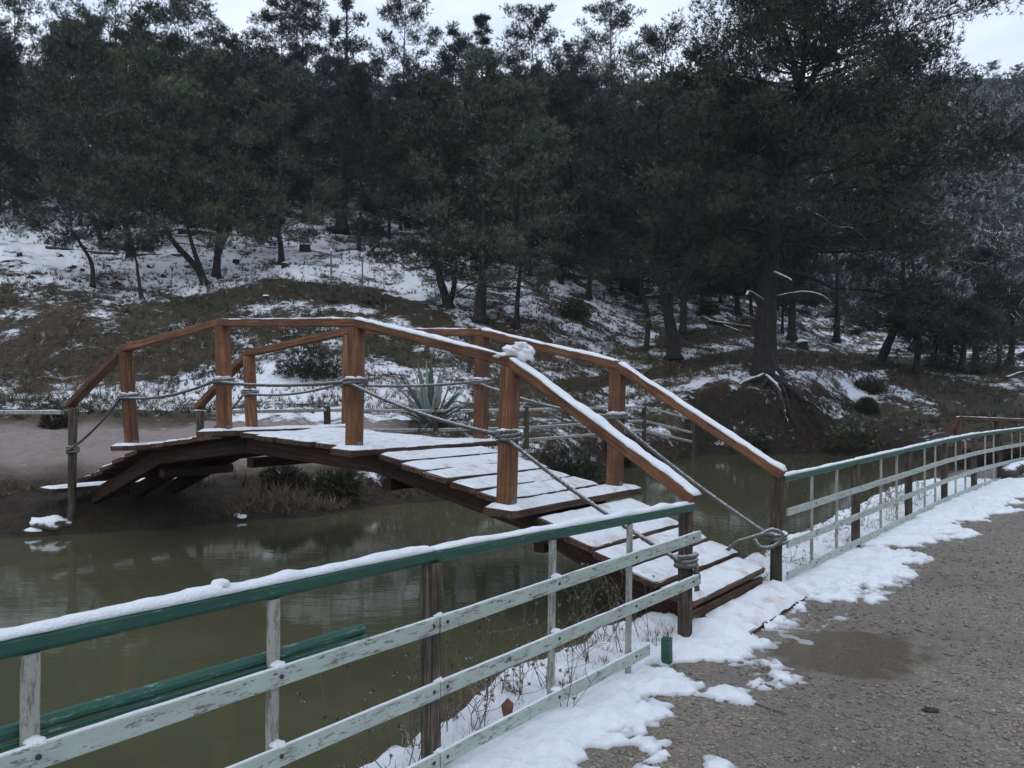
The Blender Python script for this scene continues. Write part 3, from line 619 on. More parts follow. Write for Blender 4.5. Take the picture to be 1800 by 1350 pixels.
# ------------------------------------------------------------------ fences
def lerp_path(P, s):
    L = np.concatenate([[0], np.cumsum(np.linalg.norm(np.diff(P[:, :2], axis=0), axis=1))]); return A(*[np.interp(s, L, P[:, i]) for i in range(P.shape[1])])
def along(P, u):
    """distance along P at which its point is seen in column u"""
    L = np.concatenate([[0], np.cumsum(np.linalg.norm(np.diff(P[:, :2], axis=0), axis=1))]); s = np.linspace(0, L[-1], 4000)
    q = np.stack([np.interp(s, L, P[:, i]) for i in range(2)], 1); return s[np.argmin(np.abs(900 + q[:, 0] / np.maximum(q[:, 1], .3) * FPX - u) + (q[:, 1] < .4) * 1e5)]
_scr = None
def screw(p, n, parent, r=.008):
    global _scr
    if _scr is None:
        V, Fc = tube([A(0, 0, 0), A(0, 0, .004), A(0, 0, .006)], [1, 1, .6], 8); V[:, :2] *= .008; _scr = mesh_data('screw', V, Fc, M['screw'])
    o_ = link('screw', _scr, p, parent); o_.rotation_euler = Vector(n).to_track_quat('Z', 'Y').to_euler(); return o_

# near fence: x, y, top z
F1 = np.array([(-2.9, -.05, 1.02), (-1.29, 2.10, 1.0), (-.34, 3.376, .986), (1.16, 5.30, .935)], float)
fence = empty('fence', (-.34, 3.376, 0), 'near fence with snow topped green handrail and pale worn rails in the foreground', 'fence')
N1 = unit(A(.8, -.6, 0))                      # towards the path
s_post = along(F1, 757); s_end = along(F1, 1212)
secs = [(.0, s_post), (s_post, s_end + .02)]
for a_, b_ in secs:
    p, q = lerp_path(F1, a_), lerp_path(F1, b_)
    V, Fc = beam(p - A(0, 0, .028), q - A(0, 0, .028), .062, .056, (0, 0, 1), .014, 12, .0012, int(a_ * 10)); h_ = add('handrail', V, Fc, M['green'], fence)
    V, Fc = snow_strip(p - A(0, 0, .002), q - A(0, 0, .002), .06, .021, (0, 0, 1), 3 + int(a_), .025); add('snow_cap', V, Fc, M['snow'], h_, True)
    if a_ == 0:
        c = lerp_path(F1, along(F1, 388)); V, Fc = blob(c + A(0, 0, .022), .028, .022, .017, 4, 9, 12, .4); add('snow_clump', V, Fc, M['snow'], h_, True)
RZ = {1: [(0, .676), (s_post, .684), (s_end, .725)], 2: [(0, .42), (s_post, .42), (s_end, .452)], 3: [(0, .14), (s_post, .134), (s_end, .175)]}
slats1 = [-330, 50, 477, 967, 1103]
for k, tb in RZ.items():
    zf = lambda s, tb=tb: np.interp(s, [x[0] for x in tb], [x[1] for x in tb])
    for j, (a_, b_) in enumerate(secs):
        e_ = {1: s_end + .05, 2: s_end + .05, 3: along(F1, 1128)}[k] if j else b_ - .006
        p, q = lerp_path(F1, a_), lerp_path(F1, e_); p[2], q[2] = zf(a_), zf(e_); p += N1 * .046; q += N1 * .046
        V, Fc = beam(p, q, .017, .066, (0, 0, 1), .004, 10, .0012, 20 + k * 3 + j); r_ = add('rail', V, Fc, M['pale'], fence)
        V, Fc = snow_strip(p + A(0, 0, .033), q + A(0, 0, .033), .012, .004, (0, 0, 1), 30 + k + j, .03, 1.2); add('snow_cap', V, Fc, M['snow'], r_, True)
    for u in slats1 + [745, 769, 1205]:
        if k == 3 and u > 1110: continue
        s_ = along(F1, u); p = lerp_path(F1, s_); p[2] = zf(s_); screw(p + N1 * .0545 + A(0, 0, .003), N1, fence)
    for u in [50, 477, 757, 967]:
        s_ = along(F1, u); p = lerp_path(F1, s_); p[2] = zf(s_) + .034; V, Fc = blob(p + N1 * .03, .03, .022, .014, u % 7, 8, 10, .4); add('snow_clump', V, Fc, M['snow'], fence, True)
for u in slats1:
    s_ = along(F1, u); p = lerp_path(F1, s_) + N1 * .014; lean = A(-.01, 0, 0)
    V, Fc = beam(A(p[0], p[1], .06) + lean, A(p[0], p[1], p[2] - .058), .045, .02, N1, .004, 6, .001, abs(u)); add('slat', V, Fc, M['palewood'], fence)
p = lerp_path(F1, s_post); V, Fc = tube(np.linspace(A(p[0], p[1], -.2), A(p[0], p[1], p[2] - .057), 16), .041, 12, 5, .04); add('post', V, Fc, M['greypost'], fence, True)
p = lerp_path(F1, .02); V, Fc = tube(np.linspace(A(p[0], p[1], -.2), A(p[0], p[1], p[2] - .057), 10), .041, 12, 6, .04); add('post', V, Fc, M['greypost'], fence, True)

# loose length of green handrail lying on the middle rail, behind the slats
a, b_ = lerp_path(F1, along(F1, 640)) - N1 * .012, lerp_path(F1, along(F1, -250)) - N1 * .03; a[2], b_[2] = .737, .738
V, Fc = beam(a, b_, .045, .036, (0, 0, 1), .012, 12, .0012, 3); br = add('broken_handrail', V, Fc, M['oldgreen']); props(br, 'loose green handrail length lying on the pale middle rail of the near fence', 'handrail')
d = unit(b_ - a); V, Fc = beam(a + N1 * .022 - A(0, 0, .024), b_ + N1 * .022 - A(0, 0, .024), .016, .014, (0, 0, 1), .005, 10, .001, 4); add('torn_lip', V, Fc, M['oldgreen'], br)
p = at(1172, 1152, 4.85); zt = CAMZ - (1122 - VH) / FPX * 4.85
V, Fc = beam((p[0], p[1], -.1), (p[0], p[1], zt), .062, .055, N1, .012, 4, .001, 9); o = add('post_stub', V, Fc, M['green']); props(o, 'short sawn off green post stub in the snow at the near fence end', 'post')

# right-hand fence beyond the bridge foot
F2 = np.array([(2.16, 6.66, .975), (6.54, 12.07, 1.06), (9.3, 15.1, 1.07), (12.2, 17.9, 1.1)], float)
fence2 = empty('fence', (2.16, 6.66, 0), 'green topped fence with pale rails running away to the right beside the path', 'fence')
N2 = unit(A(.777, -.629, 0)); zb2 = lambda s: near_z(*lerp_path(F2, s)[:2]) 
Ltot = np.sum(np.linalg.norm(np.diff(F2[:, :2], axis=0), axis=1)); posts2 = [along(F2, u) for u in (1504, 1597, 1660, 1712, 1757)]
joints = [.02, posts2[0], posts2[1], posts2[2], posts2[3], posts2[4], Ltot - 2.0, Ltot]
for a_, b_ in zip(joints[:-1], joints[1:]):
    p, q = lerp_path(F2, a_), lerp_path(F2, b_ - .004)
    V, Fc = beam(p - A(0, 0, .028), q - A(0, 0, .028), .062, .056, (0, 0, 1), .014, 4, .0012, int(a_ * 10)); h_ = add('handrail', V, Fc, M['green'], fence2)
    V, Fc = snow_strip(p, q, .056, .014, (0, 0, 1), 13 + int(a_), .05); add('snow_cap', V, Fc, M['snow'], h_, True)
    for k, dz in ((1, .29), (2, .55), (3, .80)):
        p2, q2 = p - A(0, 0, dz) + N2 * .046, q - A(0, 0, dz) + N2 * .046
        V, Fc = beam(p2, q2, .017, .06, (0, 0, 1), .004, 4, .0012, 50 + k + int(a_ * 7)); add('rail', V, Fc, M['pale'], fence2)
sl2 = [along(F2, u) for u in (1424, 1468, 1546, 1574, 1623, 1642, 1678, 1695, 1730, 1745, 1777, 1792)] + [Ltot - 3.2, Ltot - 2.6, Ltot - 1.2, Ltot - .6]
for s_ in sl2:
    p = lerp_path(F2, s_) + N2 * .014; V, Fc = beam(A(p[0], p[1], p[2] - .88), A(p[0], p[1], p[2] - .058), .042, .018, N2, .004, 3, .001, int(s_ * 9)); add('slat', V, Fc, M['palewood'], fence2)
    for dz in (.29, .55, .80):
        if s_ < 4: screw(p + N2 * .041 - A(0, 0, dz), N2, fence2)
for s_ in posts2 + [Ltot - 2.0, Ltot - .05]:
    p = lerp_path(F2, s_); V, Fc = tube(np.linspace(A(p[0], p[1], -.2), A(p[0], p[1], p[2] - .057), 8), .042, 10, int(s_ * 5), .04); add('post', V, Fc, M['post'], fence2, True)

# fences on the far bank
def far_fence(pts, label, rails, top_mat, post_px=True):
    P = np.array(pts, float); f_ = empty('fence', A(P[0, 0], P[0, 1], P[0, 3]), label, 'fence', None)
    for a, b_ in zip(P[:-1], P[1:]):
        for dz in rails:
            p, q = A(a[0], a[1], a[2] - dz), A(b_[0], b_[1], b_[2] - dz)
            V, Fc = beam(p, q, .05 if dz == rails[0] else .02, .05 if dz == rails[0] else .055, (0, 0, 1), .006, 4, .006, int(abs(a[0]) * 9 + dz * 31)); r_ = add('handrail' if dz == rails[0] else 'rail', V, Fc, top_mat if dz == rails[0] else M['palewood'], f_)
            V, Fc = snow_strip(p + A(0, 0, .026), q + A(0, 0, .026), .04, .008, (0, 0, 1), int(abs(a[1]) * 3), .12, 1.0); add('snow_cap', V, Fc, M['snow'], r_, True)
    for a in P[1:]:
        V, Fc = beam(A(a[0], a[1], a[3] - .3), A(a[0], a[1], a[2] + .03), .09, .09, (.5, .8, 0), .01, 4, .003, int(abs(a[0] * 7))); add('post', V, Fc, M['greypost'], f_)
    return f_
def fp(u, vt, vb, Y): a = at(u, vt, Y); return (a[0], a[1], a[2], CAMZ - (vb - VH) / FPX * Y)
f5 = ENDP['F5'][1]; n5 = ENDP['N5'][1]
far_fence([(f5[0] + .12, f5[1] + .1, f5[2] - .0, .5), fp(575, 718, 772, 13.8), fp(765, 720, 775, 15.2), fp(925, 718, 800, 16.2), fp(1132, 713, 795, 20.6), fp(1218, 736, 803, 21.9)],
          'weathered grey three rail fence along the far bank right of the footbridge', (.03, .38, .62), M['palewood'])
far_fence([(n5[0] - .12, n5[1] - .02, n5[2] - .03, .45), fp(-150, 722, 850, 10.6), fp(-420, 724, 850, 10.4)], 'single grey rail fence on the far bank at the left edge', (.02,), M['palewood'])

# second footbridge in the distance at the right edge
sb = at(1760, 780, 19); b2 = empty('footbridge', A(sb[0], sb[1], 0), 'distant brown wooden bridge railing behind the right end of the fence', 'bridge')
q0, q1, q2, q3 = at(1684, 735, 18.5), at(1756, 738, 19), at(1850, 741, 19.6), at(1664, 772, 18.3)
for i, (a, b_) in enumerate(((q0, q1), (q1, q2), (q3, q0))):
    V, Fc = beam(a, b_, .12, .085, (0, 0, 1), .008, 3, .002, i); h_ = add('handrail', V, Fc, M['plank'], b2)
    V, Fc = snow_strip(a + A(0, 0, .042), b_ + A(0, 0, .042), .08, .01, (0, 0, 1), i + 90, .08, .8); add('snow_cap', V, Fc, M['snow'], h_, True)
for q in (q0, q1, q2):
    V, Fc = beam(A(q[0], q[1], .25), q - A(0, 0, .04), .16, .16, (.3, .9, 0), .012, 4, .002, 3); add('post', V, Fc, M['plank'], b2)
for k in range(9):
    a = q0 + (q2 - q0) * (k + .5) / 9; nn = A(-.25, .97, 0); V, Fc = beam(A(a[0], a[1], .48) - nn * .2, A(a[0], a[1], .48) + nn * 1.4, .23, .05, (0, 0, 1), .005, 1, 0, k); p_ = add('plank', V, Fc, M['plank'], b2)
V, Fc = beam(A(q0[0], q0[1], .38), A(q2[0], q2[1], .38), .09, .14, (0, 0, 1), .006, 1); add('stringer', V, Fc, M['beam'], b2)

# ------------------------------------------------------------------ foliage makers
def blades(P, D, ln, wd, m, spread, r, curl=0):
    """m narrow triangles around every point of P, fanned about direction D"""
    n = len(P); d = D[:, None, :] + r.normal(0, spread, (n, m, 3)); d /= np.linalg.norm(d, axis=2, keepdims=True) + 1e-9
    l = (np.broadcast_to(ln, (n,))[:, None] * r.uniform(.6, 1.25, (n, m)))[..., None]
    s = np.cross(d, r.normal(0, 1, (n, m, 3))); s /= np.linalg.norm(s, axis=2, keepdims=True) + 1e-9
    b0 = P[:, None, :] + r.normal(0, .03, (n, m, 3)) * l * 3
    T = np.stack([b0 - s * wd / 2, b0 + s * wd / 2, b0 + d * l], 2)
    return T.reshape(-1, 3), np.arange(n * m * 3).reshape(-1, 3)
def grow(path, r0, start, R, shape, nl, r, tufts=9, ln=.2, wd=.022, m=8, elev=(5, 55), sub=7, limb_tubes=True, snow=.06, low_dead=0, spread=.6, lens=None):
    """one pine: returns (trunk verts, faces), (needle verts, faces, tint, snow). path is relative to the base"""
    tufts, ln, wd = int(tufts * 2.3), ln * .66, wd * .62; path = spline(path, 26); m_ = len(path); hz = path[:, 2]; H = hz[-1]
    mb = MB(); rad = r0 * (1 - .95 * np.linspace(0, 1, m_) ** .9); rad[0] *= 1.45; rad[1] *= 1.12
    mb.put(*tube(path, rad, 9, int(r.integers(1e6)), .06)); P, D, base = [], [], []
    for k in range(nl):
        f = start + (1 - start) * ((k + r.random()) / nl) ** .85; f = min(f, .995); i = f * (m_ - 1); i0 = min(int(i), m_ - 2); c = path[i0] + (path[i0 + 1] - path[i0]) * (i - i0)
        tt = (f - start) / (1 - start); L = R * shape(tt) * r.uniform(.6, 1.15); az = k * 2.39996 + r.normal(0, .35)
        if lens: L *= lens(az)
        el = math.radians(elev[0] + (elev[1] - elev[0]) * tt + r.normal(0, 8)); d = A(math.cos(az) * math.cos(el), math.sin(az) * math.cos(el), math.sin(el))
        s = np.linspace(0, 1, 6)[:, None]; w = r.normal(0, .07 * L, (6, 3)) * s
        lp = c + d * L * s + A(0, 0, 1) * (s ** 2) * L * r.uniform(-.12, .22) + w
        if limb_tubes: mb.put(*tube(lp, np.linspace(max(.012, r0 * .19 * (1 - .6 * tt)), .005, 6), 5, 0, 0, False))
        ns = max(2, int(sub * .72 * (.5 + .5 * L / R)))
        for j in range(ns):
            q = r.uniform(.32, 1.0); x = q * 5; x0 = min(int(x), 4); b0 = lp[x0] + (lp[x0 + 1] - lp[x0]) * (x - x0)
            a2 = az + r.choice([-1, 1]) * r.uniform(.2, 1.2); e2 = el * .6 + math.radians(r.uniform(-5, 40)); d2 = A(math.cos(a2) * math.cos(e2), math.sin(a2) * math.cos(e2), math.sin(e2))
            l2 = L * r.uniform(.18, .42) * (1.25 - .5 * q) + .15; nt_ = max(3, int(tufts * 1.4 * r.uniform(.5, 1.4)))
            cr = (.30 * l2 + .13) * r.uniform(.75, 1.35); e3 = r.normal(0, 1, (nt_, 3)); e3 /= np.linalg.norm(e3, axis=1, keepdims=True); e3 *= r.random((nt_, 1)) ** .45
            pp = b0 + d2 * l2 * r.choice([.45, .85, .95, 1.0], (nt_, 1)) + e3 * A(1.25, 1.25, .62) * cr
            if limb_tubes: mb.put(*tube(np.array([b0, b0 + d2 * l2 * .5 + r.normal(0, .03, 3), b0 + d2 * l2]), [.011, .008, .004], 3, 0, 0, False))
            P.append(pp); D.append(d2 * .3 + A(0, 0, .45) + e3 * .8); base.append(np.full(nt_, r.random()))
    for f, cr in ((1.0, .10), (.95, .16), (.9, .2)):              # the leader's own needles
        nt_ = tufts * 2; e3 = r.normal(0, .5, (nt_, 3)); P.append(path[int(f * (m_ - 1))] + e3 * R * cr); D.append(e3 * .6 + A(0, 0, .6)); base.append(np.full(nt_, r.random()))
    P, D, base = np.concatenate(P), np.concatenate(D), np.concatenate(base)
    V, Fc = blades(P, D, ln, wd, m, spread, r); n = len(P)
    tint = np.repeat(np.clip(base * .8 + r.uniform(-.05, .25, n), 0, 1), m); snw = np.repeat((r.random(n) < snow * (1.6 - base)) * r.uniform(.3, .9, n), m) * (r.random(n * m) < .6)
    return mb, (V, Fc, tint, snw)
RND = lambda t: math.sqrt(max(0, 1 - (2 * t - .75) ** 2 / 1.75)) if t < .92 else .35
CONE = lambda t: .12 + .9 * (1 - t) ** .8
UMB = lambda t: (.75 + .5 * t if t < .8 else 1.2 - 2.2 * (t - .8))
OVAL = lambda t: .35 + .75 * math.sin(math.pi * min(1, t * .86 + .12))
def tree_obj(name, base, geo_, mat, label, group=None, cat='tree', bark='bark'):
    mb, (V, Fc, ti, sn) = geo_; t_ = empty(name, base, label, cat, group); b0 = A(*base)
    tv = np.concatenate(mb.V) + b0; add('trunk', tv, mb.F, M[bark], t_, True, origin=b0)
    add('crown', V + b0, Fc, mat, t_, False, [('tint', 'FACE', ti), ('snow', 'FACE', sn)], origin=b0); return t_

# the big pine on the eroded bank
r = np.random.default_rng(11)
hb = at(1345, 662, 26.6); hb[2] = far_z(hb[0], hb[1]) - .05
def rel(u, v, dy=0): p = at(u, v, hb[1] + dy); return p - hb
hero_path = [A(0, 0, 0), rel(1346, 600), rel(1350, 500), rel(1362, 380), rel(1385, 270), rel(1405, 170, .2), rel(1415, 70, .3), rel(1410, -70, .3)]
rl = lambda az: 1.0 + .24 * math.cos(az)
gm, gl = grow(hero_path, .42, .31, 4.8, lambda t: .95 + .12 * math.sin(math.pi * t) - .36 * t * t, 104, r, 19, .27, .038, 7, (-16, 34), 13, True, .02, lens=rl)
for pts, r0 in (([rel(1375, 300), rel(1340, 220, -.4), rel(1280, 150, -.8), rel(1200, 90, -1)], .16), ([rel(1400, 200), rel(1440, 120, .3), rel(1500, 95, .6), rel(1560, 80, .8)], .14), ([rel(1392, 235), rel(1460, 190, -.5), rel(1520, 175, -1), rel(1580, 160, -1.2)], .11), ([rel(1405, 160), rel(1380, 60, .5), rel(1330, -20, .7)], .13)):
    P = spline(pts, 14); gm.put(*tube(P, np.linspace(r0, .03, 14), 7, 3, .05))
big = tree_obj('pine_tree', hb, (gm, gl), M['heropine'], 'largest pine with thick dark trunk and wide crown on the eroded bank', None)
for pts, r0 in (([rel(1360, 400, -1.8), rel(1405, 366, -3.2), rel(1440, 380, -3.4), rel(1470, 400, -3.4), rel(1500, 402, -3.4), rel(1545, 445, -3.2)], .045), ([rel(1365, 522, -1.1), rel(1410, 514, -2.3), rel(1445, 520, -2.8), rel(1466, 538, -3.0)], .06), ([rel(1440, 380, -3.4), rel(1412, 370, -3.7), rel(1408, 395, -3.9)], .03), ([rel(1340, 530, -1.1), rel(1318, 514, -1.6), rel(1312, 520, -2.1)], .09), ([rel(1362, 480, -0.9), rel(1385, 490, -1.8), rel(1392, 494, -2.1)], .08)):
    P = spline(pts, 16) + hb; V, Fc = tube(P, np.linspace(r0, r0 * .4, 16), 6, 4, .1); add('dead_branch', V, Fc, M['snowbark'], big, True)
for k in range(26):
    u0 = 1345 + r.uniform(-22, 22); u1 = 1345 + r.choice([-1, 1]) * r.uniform(25, 120) ; v1 = r.uniform(715, 790)
    e = at(u1, v1, 24.7 + r.uniform(-.35, .0)); mid = at((u0 + u1) / 2 + r.normal(0, 12), 690 + r.uniform(-15, 25), 25.5)
    P = spline([hb + A(r.uniform(-.3, .3), -.2, .12), mid, at(u1 * .75 + u0 * .25, (690 + v1) / 2, 25.1), e], 16) + r.normal(0, .025, (16, 3)); V, Fc = tube(P, np.linspace(r.uniform(.05, .11), .015, 16), 6, k, .12); add('root', V, Fc, M['snowbark'] if k % 5 == 0 else M['bark'], big, True)

# pines standing on the slope, one by one: (u, v of foot), path offsets in px, top row, crown half-width px, trunk width px, crown start, shape, seed
def pine_at(u, v, bend, vtop, half, wpx, start, shape, seed, label, mat='pine', nl=34, tufts=9, elev=(0, 50), fork=None, snow=.05, sub=7, m=8, group=None, Y=None, ln=.2):
    r = np.random.default_rng(seed)
    b_ = hit(u, v) if Y is None else at(u, v, Y); b_[2] -= .05; Y = b_[1]; k = Y / FPX
    path = [A(0, 0, 0)] + [A((x - u) * k, r.normal(0, .15), (v - y) * k) for x, y in bend]
    top = A(((bend[-1][0] if bend else u) - u) * k + r.normal(0, 6) * k, r.normal(0, .3), (v - vtop) * k); path.append((path[-1] + top) / 2 + A(r.normal(0, .1), 0, 0)); path.append(top)
    geo_ = grow(path, wpx * k / 2, start, half * k * 1.12, shape, nl, r, tufts, ln * (.62 + .02 * Y), .019 * (.4 + Y / 27), m, elev, sub, True, snow)
    if fork:
        P = spline([A((x - u) * k, .1, (v - y) * k) for x, y in fork], 12); geo_[0].put(*tube(P, np.linspace(wpx * k * .36, wpx * k * .15, 12), 7, 1, .05))
    return tree_obj('pine_tree', b_, geo_, M[mat], label, group)
PN = [
 (163, 505, [(158, 460), (140, 420), (125, 385)], 70, 100, 9, .34, OVAL, 'slim leaning pine, leftmost of the thin trunks on the snowy slope'),
 (249, 525, [(246, 480), (238, 455), (225, 420)], 205, 55, 7, .5, OVAL, 'spindly sapling pine, lowest trunk on the snowy slope at left'),
 (232, 452, [(222, 400), (212, 360)], 5, 120, 16, .3, RND, 'dense pine with broad dark crown behind the spindly sapling'),
 (182, 432, [(165, 385), (152, 345)], 60, 75, 11, .35, OVAL, 'pine with thin left leaning trunk in upper left snow'),
 (273, 425, [(268, 390), (270, 350)], 40, 70, 13, .35, OVAL, 'straight trunked pine standing beside the fallen log at left'),
 (362, 500, [(340, 465), (305, 420), (285, 378)], 110, 95, 15, .36, RND, 'pine with strongly bent trunk curving left on the snow'),
 (380, 487, [(382, 440), (386, 400), (388, 370)], 100, 85, 15, .34, RND, 'forked pine just right of the strongly bent pine'),
 (495, 465, [(494, 430), (487, 395)], 130, 85, 13, .3, OVAL, 'frosted pine with short dark trunk near the middle stumps'),
 (600, 410, [(600, 340), (603, 250)], -6, 66, 24, .12, RND, 'tall blackish pine with dense narrow crown left of centre'),
 (790, 543, [(778, 505), (768, 470), (765, 440)], 180, 100, 18, .30, RND, 'pine with forked bending trunk behind the bridge top'),
 (843, 566, [(846, 510), (852, 450)], 110, 110, 25, .30, RND, 'stout trunked pine behind the far handrail of the footbridge'),
 (908, 577, [(910, 520), (916, 445)], 175, 85, 11, .32, OVAL, 'slender straight pine right of the stout trunk'),
 (1185, 632, [(1180, 580), (1163, 500), (1148, 440)], 90, 125, 27, .43, RND, 'pine with thick left leaning trunk left of the largest pine'),
 (1201, 588, [(1202, 530), (1206, 450)], 150, 85, 15, .4, OVAL, 'upright pine right behind the thick leaning trunk'),
 (1545, 642, [(1560, 600), (1585, 545)], 330, 95, 20, .34, OVAL, 'right leaning pine on the flat ground right of the largest pine'),
 (1392, 597, [(1392, 540), (1396, 480)], 200, 70, 16, .3, OVAL, 'dark pine half hidden behind the largest trunk'),
 (1297, 552, [(1298, 520), (1300, 480)], 210, 80, 12, .34, OVAL, 'pine with thin trunk back left of the largest pine'),
 (1035, 525, [(1036, 490), (1034, 450)], 150, 90, 11, .22, OVAL, 'bushy pine with hidden trunk between centre and largest pine'),
 (30, 380, [(28, 340), (30, 290)], -25, 85, 11, .3, RND, 'tall pine at the upper left edge'),
]
for i, (u, v, bend, vt, half, w_, st, shp, lab) in enumerate(PN):
    pine_at(u, v, bend, vt, half, w_, st, shp, 500 + i, lab, 'darkpine' if u in (600, 1392) else ('pine' if u < 1000 else 'heropine'), 36 if half > 70 else 26, 10, (-4, 50), {790: [(788, 540), (797, 505), (800, 470)], 380: [(382, 445), (400, 400), (415, 370)], 362: [(358, 490), (340, 440), (325, 385)]}.get(u), .22 if u in (495, 843, 908, 163, 249) else .09, 8)
# skyline pines: individual outlines against the sky
SKY = [(490, 395, 12, 56, OVAL, 'loose crowned pine on the skyline left of the tall blackish pine'), (535, 390, 2, 48, OVAL, 'slim skyline pine touching the tall blackish pine'), (716, 400, -12, 58, OVAL, 'tall loose skyline pine right of the tall blackish pine'),
       (846, 440, 32, 44, CONE, 'young pointed pine on the skyline above the bridge'), (935, 450, 26, 62, OVAL, 'airy skyline pine right of the young pointed pine'), (1075, 440, -10, 75, OVAL, 'open crowned skyline pine beside the largest pine'),
       (330, 390, -8, 60, OVAL, 'thin crowned skyline pine showing sky through its top at left'), (410, 380, 72, 62, RND, 'rounded skyline pine in the left dip of the treeline'), (790, 430, 85, 50, OVAL, 'pine filling the skyline dip above the bridge'), (1010, 445, 90, 60, OVAL, 'pine below the skyline gap left of the largest pine')]
for i, (u, v, vt, half, shp, lab) in enumerate(SKY):
    pine_at(u, v, [(u + 2, v - 100)], vt, half * 1.1, 9, .2, shp, 700 + i, lab, 'darkpine', 44, 9, (0, 46), None, .02, 8, 7)

# copies filling the wood behind: shared meshes, one thing each
VAR = []
for i in range(4):
    r = np.random.default_rng(900 + i); H = 9.0
    g_ = grow([A(0, 0, 0), A(.1, .1, 3), A(-.1, 0, 6), A(.1, 0, H)], .11, .07, 2.5, (OVAL, RND, RND, CONE)[i], 40, r, 9, .34, .040, 7, (-8, 50), 7, True, .03)
    VAR.append((mesh_data('trunk', np.concatenate(g_[0].V), g_[0].F, M['bark'], True), mesh_data('crown', g_[1][0], g_[1][1], M['darkpine'], False, [('tint', 'FACE', g_[1][2]), ('snow', 'FACE', g_[1][3])])))
def copy_tree(b_, k, s, sxy, rz, label, group):
    t_ = empty('pine_tree', b_, label, 'tree', group); t_.scale = (s * sxy, s * sxy, s); t_.rotation_euler = (0, 0, rz)
    for nm, me in zip(('trunk', 'crown'), VAR[k]):
        o_ = bpy.data.objects.new(nm, me); COL.objects.link(o_); o_.parent = t_
    return t_
r = np.random.default_rng(77)
tops = ([-400, 0, 100, 200, 290, 400, 470, 560, 640, 740, 790, 860, 940, 1020, 1120, 1250, 1400, 1500, 1650, 1900], [40, 60, 40, 40, 60, 110, 95, 90, 110, 120, 150, 150, 120, 150, 190, 215, 230, 250, 330, 330])
for i in range(112):
    u = -160 + 1560 * ((i * .618034) % 1) ; Y = r.uniform(39, 74); x = (u - 900) / FPX * Y; z = far_z(x, Y) - .1
    vt = np.interp(u, *tops) + r.uniform(0, 110); zt = CAMZ + (VH - vt) / FPX * Y; h_ = zt - z
    if h_ < 3.0: h_ = r.uniform(3, 5)
    h_ = min(h_, 15); copy_tree((x, Y, z), int(r.integers(4)), h_ / 9, r.uniform(.75, 1.15) * min(1.3, 9 / h_), r.uniform(0, 6.28), 'dark pine standing in the crowded wood behind the first row of trees', 'pines crowded in the wood behind')
# low trees right of the big pine
for i, (u, v, vt, Y, lab) in enumerate(((1715, 642, 455, 40, 'pine with dark straight trunk near the right edge'), (1640, 640, 515, 38, 'low dense pine between the leaning pine and the right edge'), (1775, 640, 520, 42, 'bushy pine cut by the right edge'), (1610, 655, 540, 34, 'small round pine behind the leaning pine'), (1470, 600, 330, 44, 'pine filling the space right behind the largest trunk'), (1690, 650, 560, 37, 'low bushy pine on the flat at right'))):
    pine_at(u, v, [(u + 4, v - 60)], vt, 62 if v - vt > 150 else 48, 13, .1 if u != 1715 else .3, RND, 800 + i, lab, 'heropine' if i != 4 else 'darkpine', 32, 9, (-10, 50), None, .05, 7, 7, None, Y)

# bare snowy broadleaf tree and far hillside wood
r = np.random.default_rng(5)
def bare_tree(u, v, vt, half, Y, seed, label):
    r = np.random.default_rng(seed); b_ = at(u, v, Y); b_[2] = far_z(b_[0], b_[1]) - .05; k = Y / FPX; H = (v - vt) * k; mb = MB(); tr = spline([A(0, 0, 0), A(.1, 0, H * .4), A(-.15, 0, H * .75), A(.1, 0, H)], 12)
    mb.put(*tube(tr, np.linspace(.12, .03, 12), 7, 1, .05)); tw = MB()
    for i in range(34):
        c = tr[int(r.integers(3, 12))]; az = r.uniform(0, 6.28); el = r.uniform(-.1, .9); d = A(math.cos(az) * math.cos(el), math.sin(az) * math.cos(el), math.sin(el)); L = half * k * r.uniform(.5, 1.1)
        P = c + np.linspace(0, 1, 6)[:, None] * d * L + np.cumsum(r.normal(0, .05 * L, (6, 3)), 0); mb.put(*tube(P, np.linspace(.03, .008, 6), 4, 0, 0, False))
        for j in range(9):
            q = P[int(r.integers(2, 6))]; d2 = unit(d + r.normal(0, .7, 3)); l2 = L * r.uniform(.2, .45); tw.put(*tube(np.array([q, q + d2 * l2 * .5 + r.normal(0, .04, 3), q + d2 * l2]), [.011, .008, .004], 3, 0, 0, False))
    t_ = empty('bare_tree', b_, label, 'tree'); add('trunk', np.concatenate(mb.V) + b_, mb.F, M['snowbark'], t_, True, origin=b_); add('crown', np.concatenate(tw.V) + b_, tw.F, M['snowbark'], t_, False, origin=b_)
bare_tree(1610, 640, 380, 85, 37, 1, 'leafless brown tree with snow on its twigs right of the largest pine'); bare_tree(1755, 645, 400, 80, 40, 2, 'leafless snowy tree beside the right edge of the photo'); bare_tree(1135, 600, 440, 45, 31, 3, 'small leafless tree under the leaning pine')

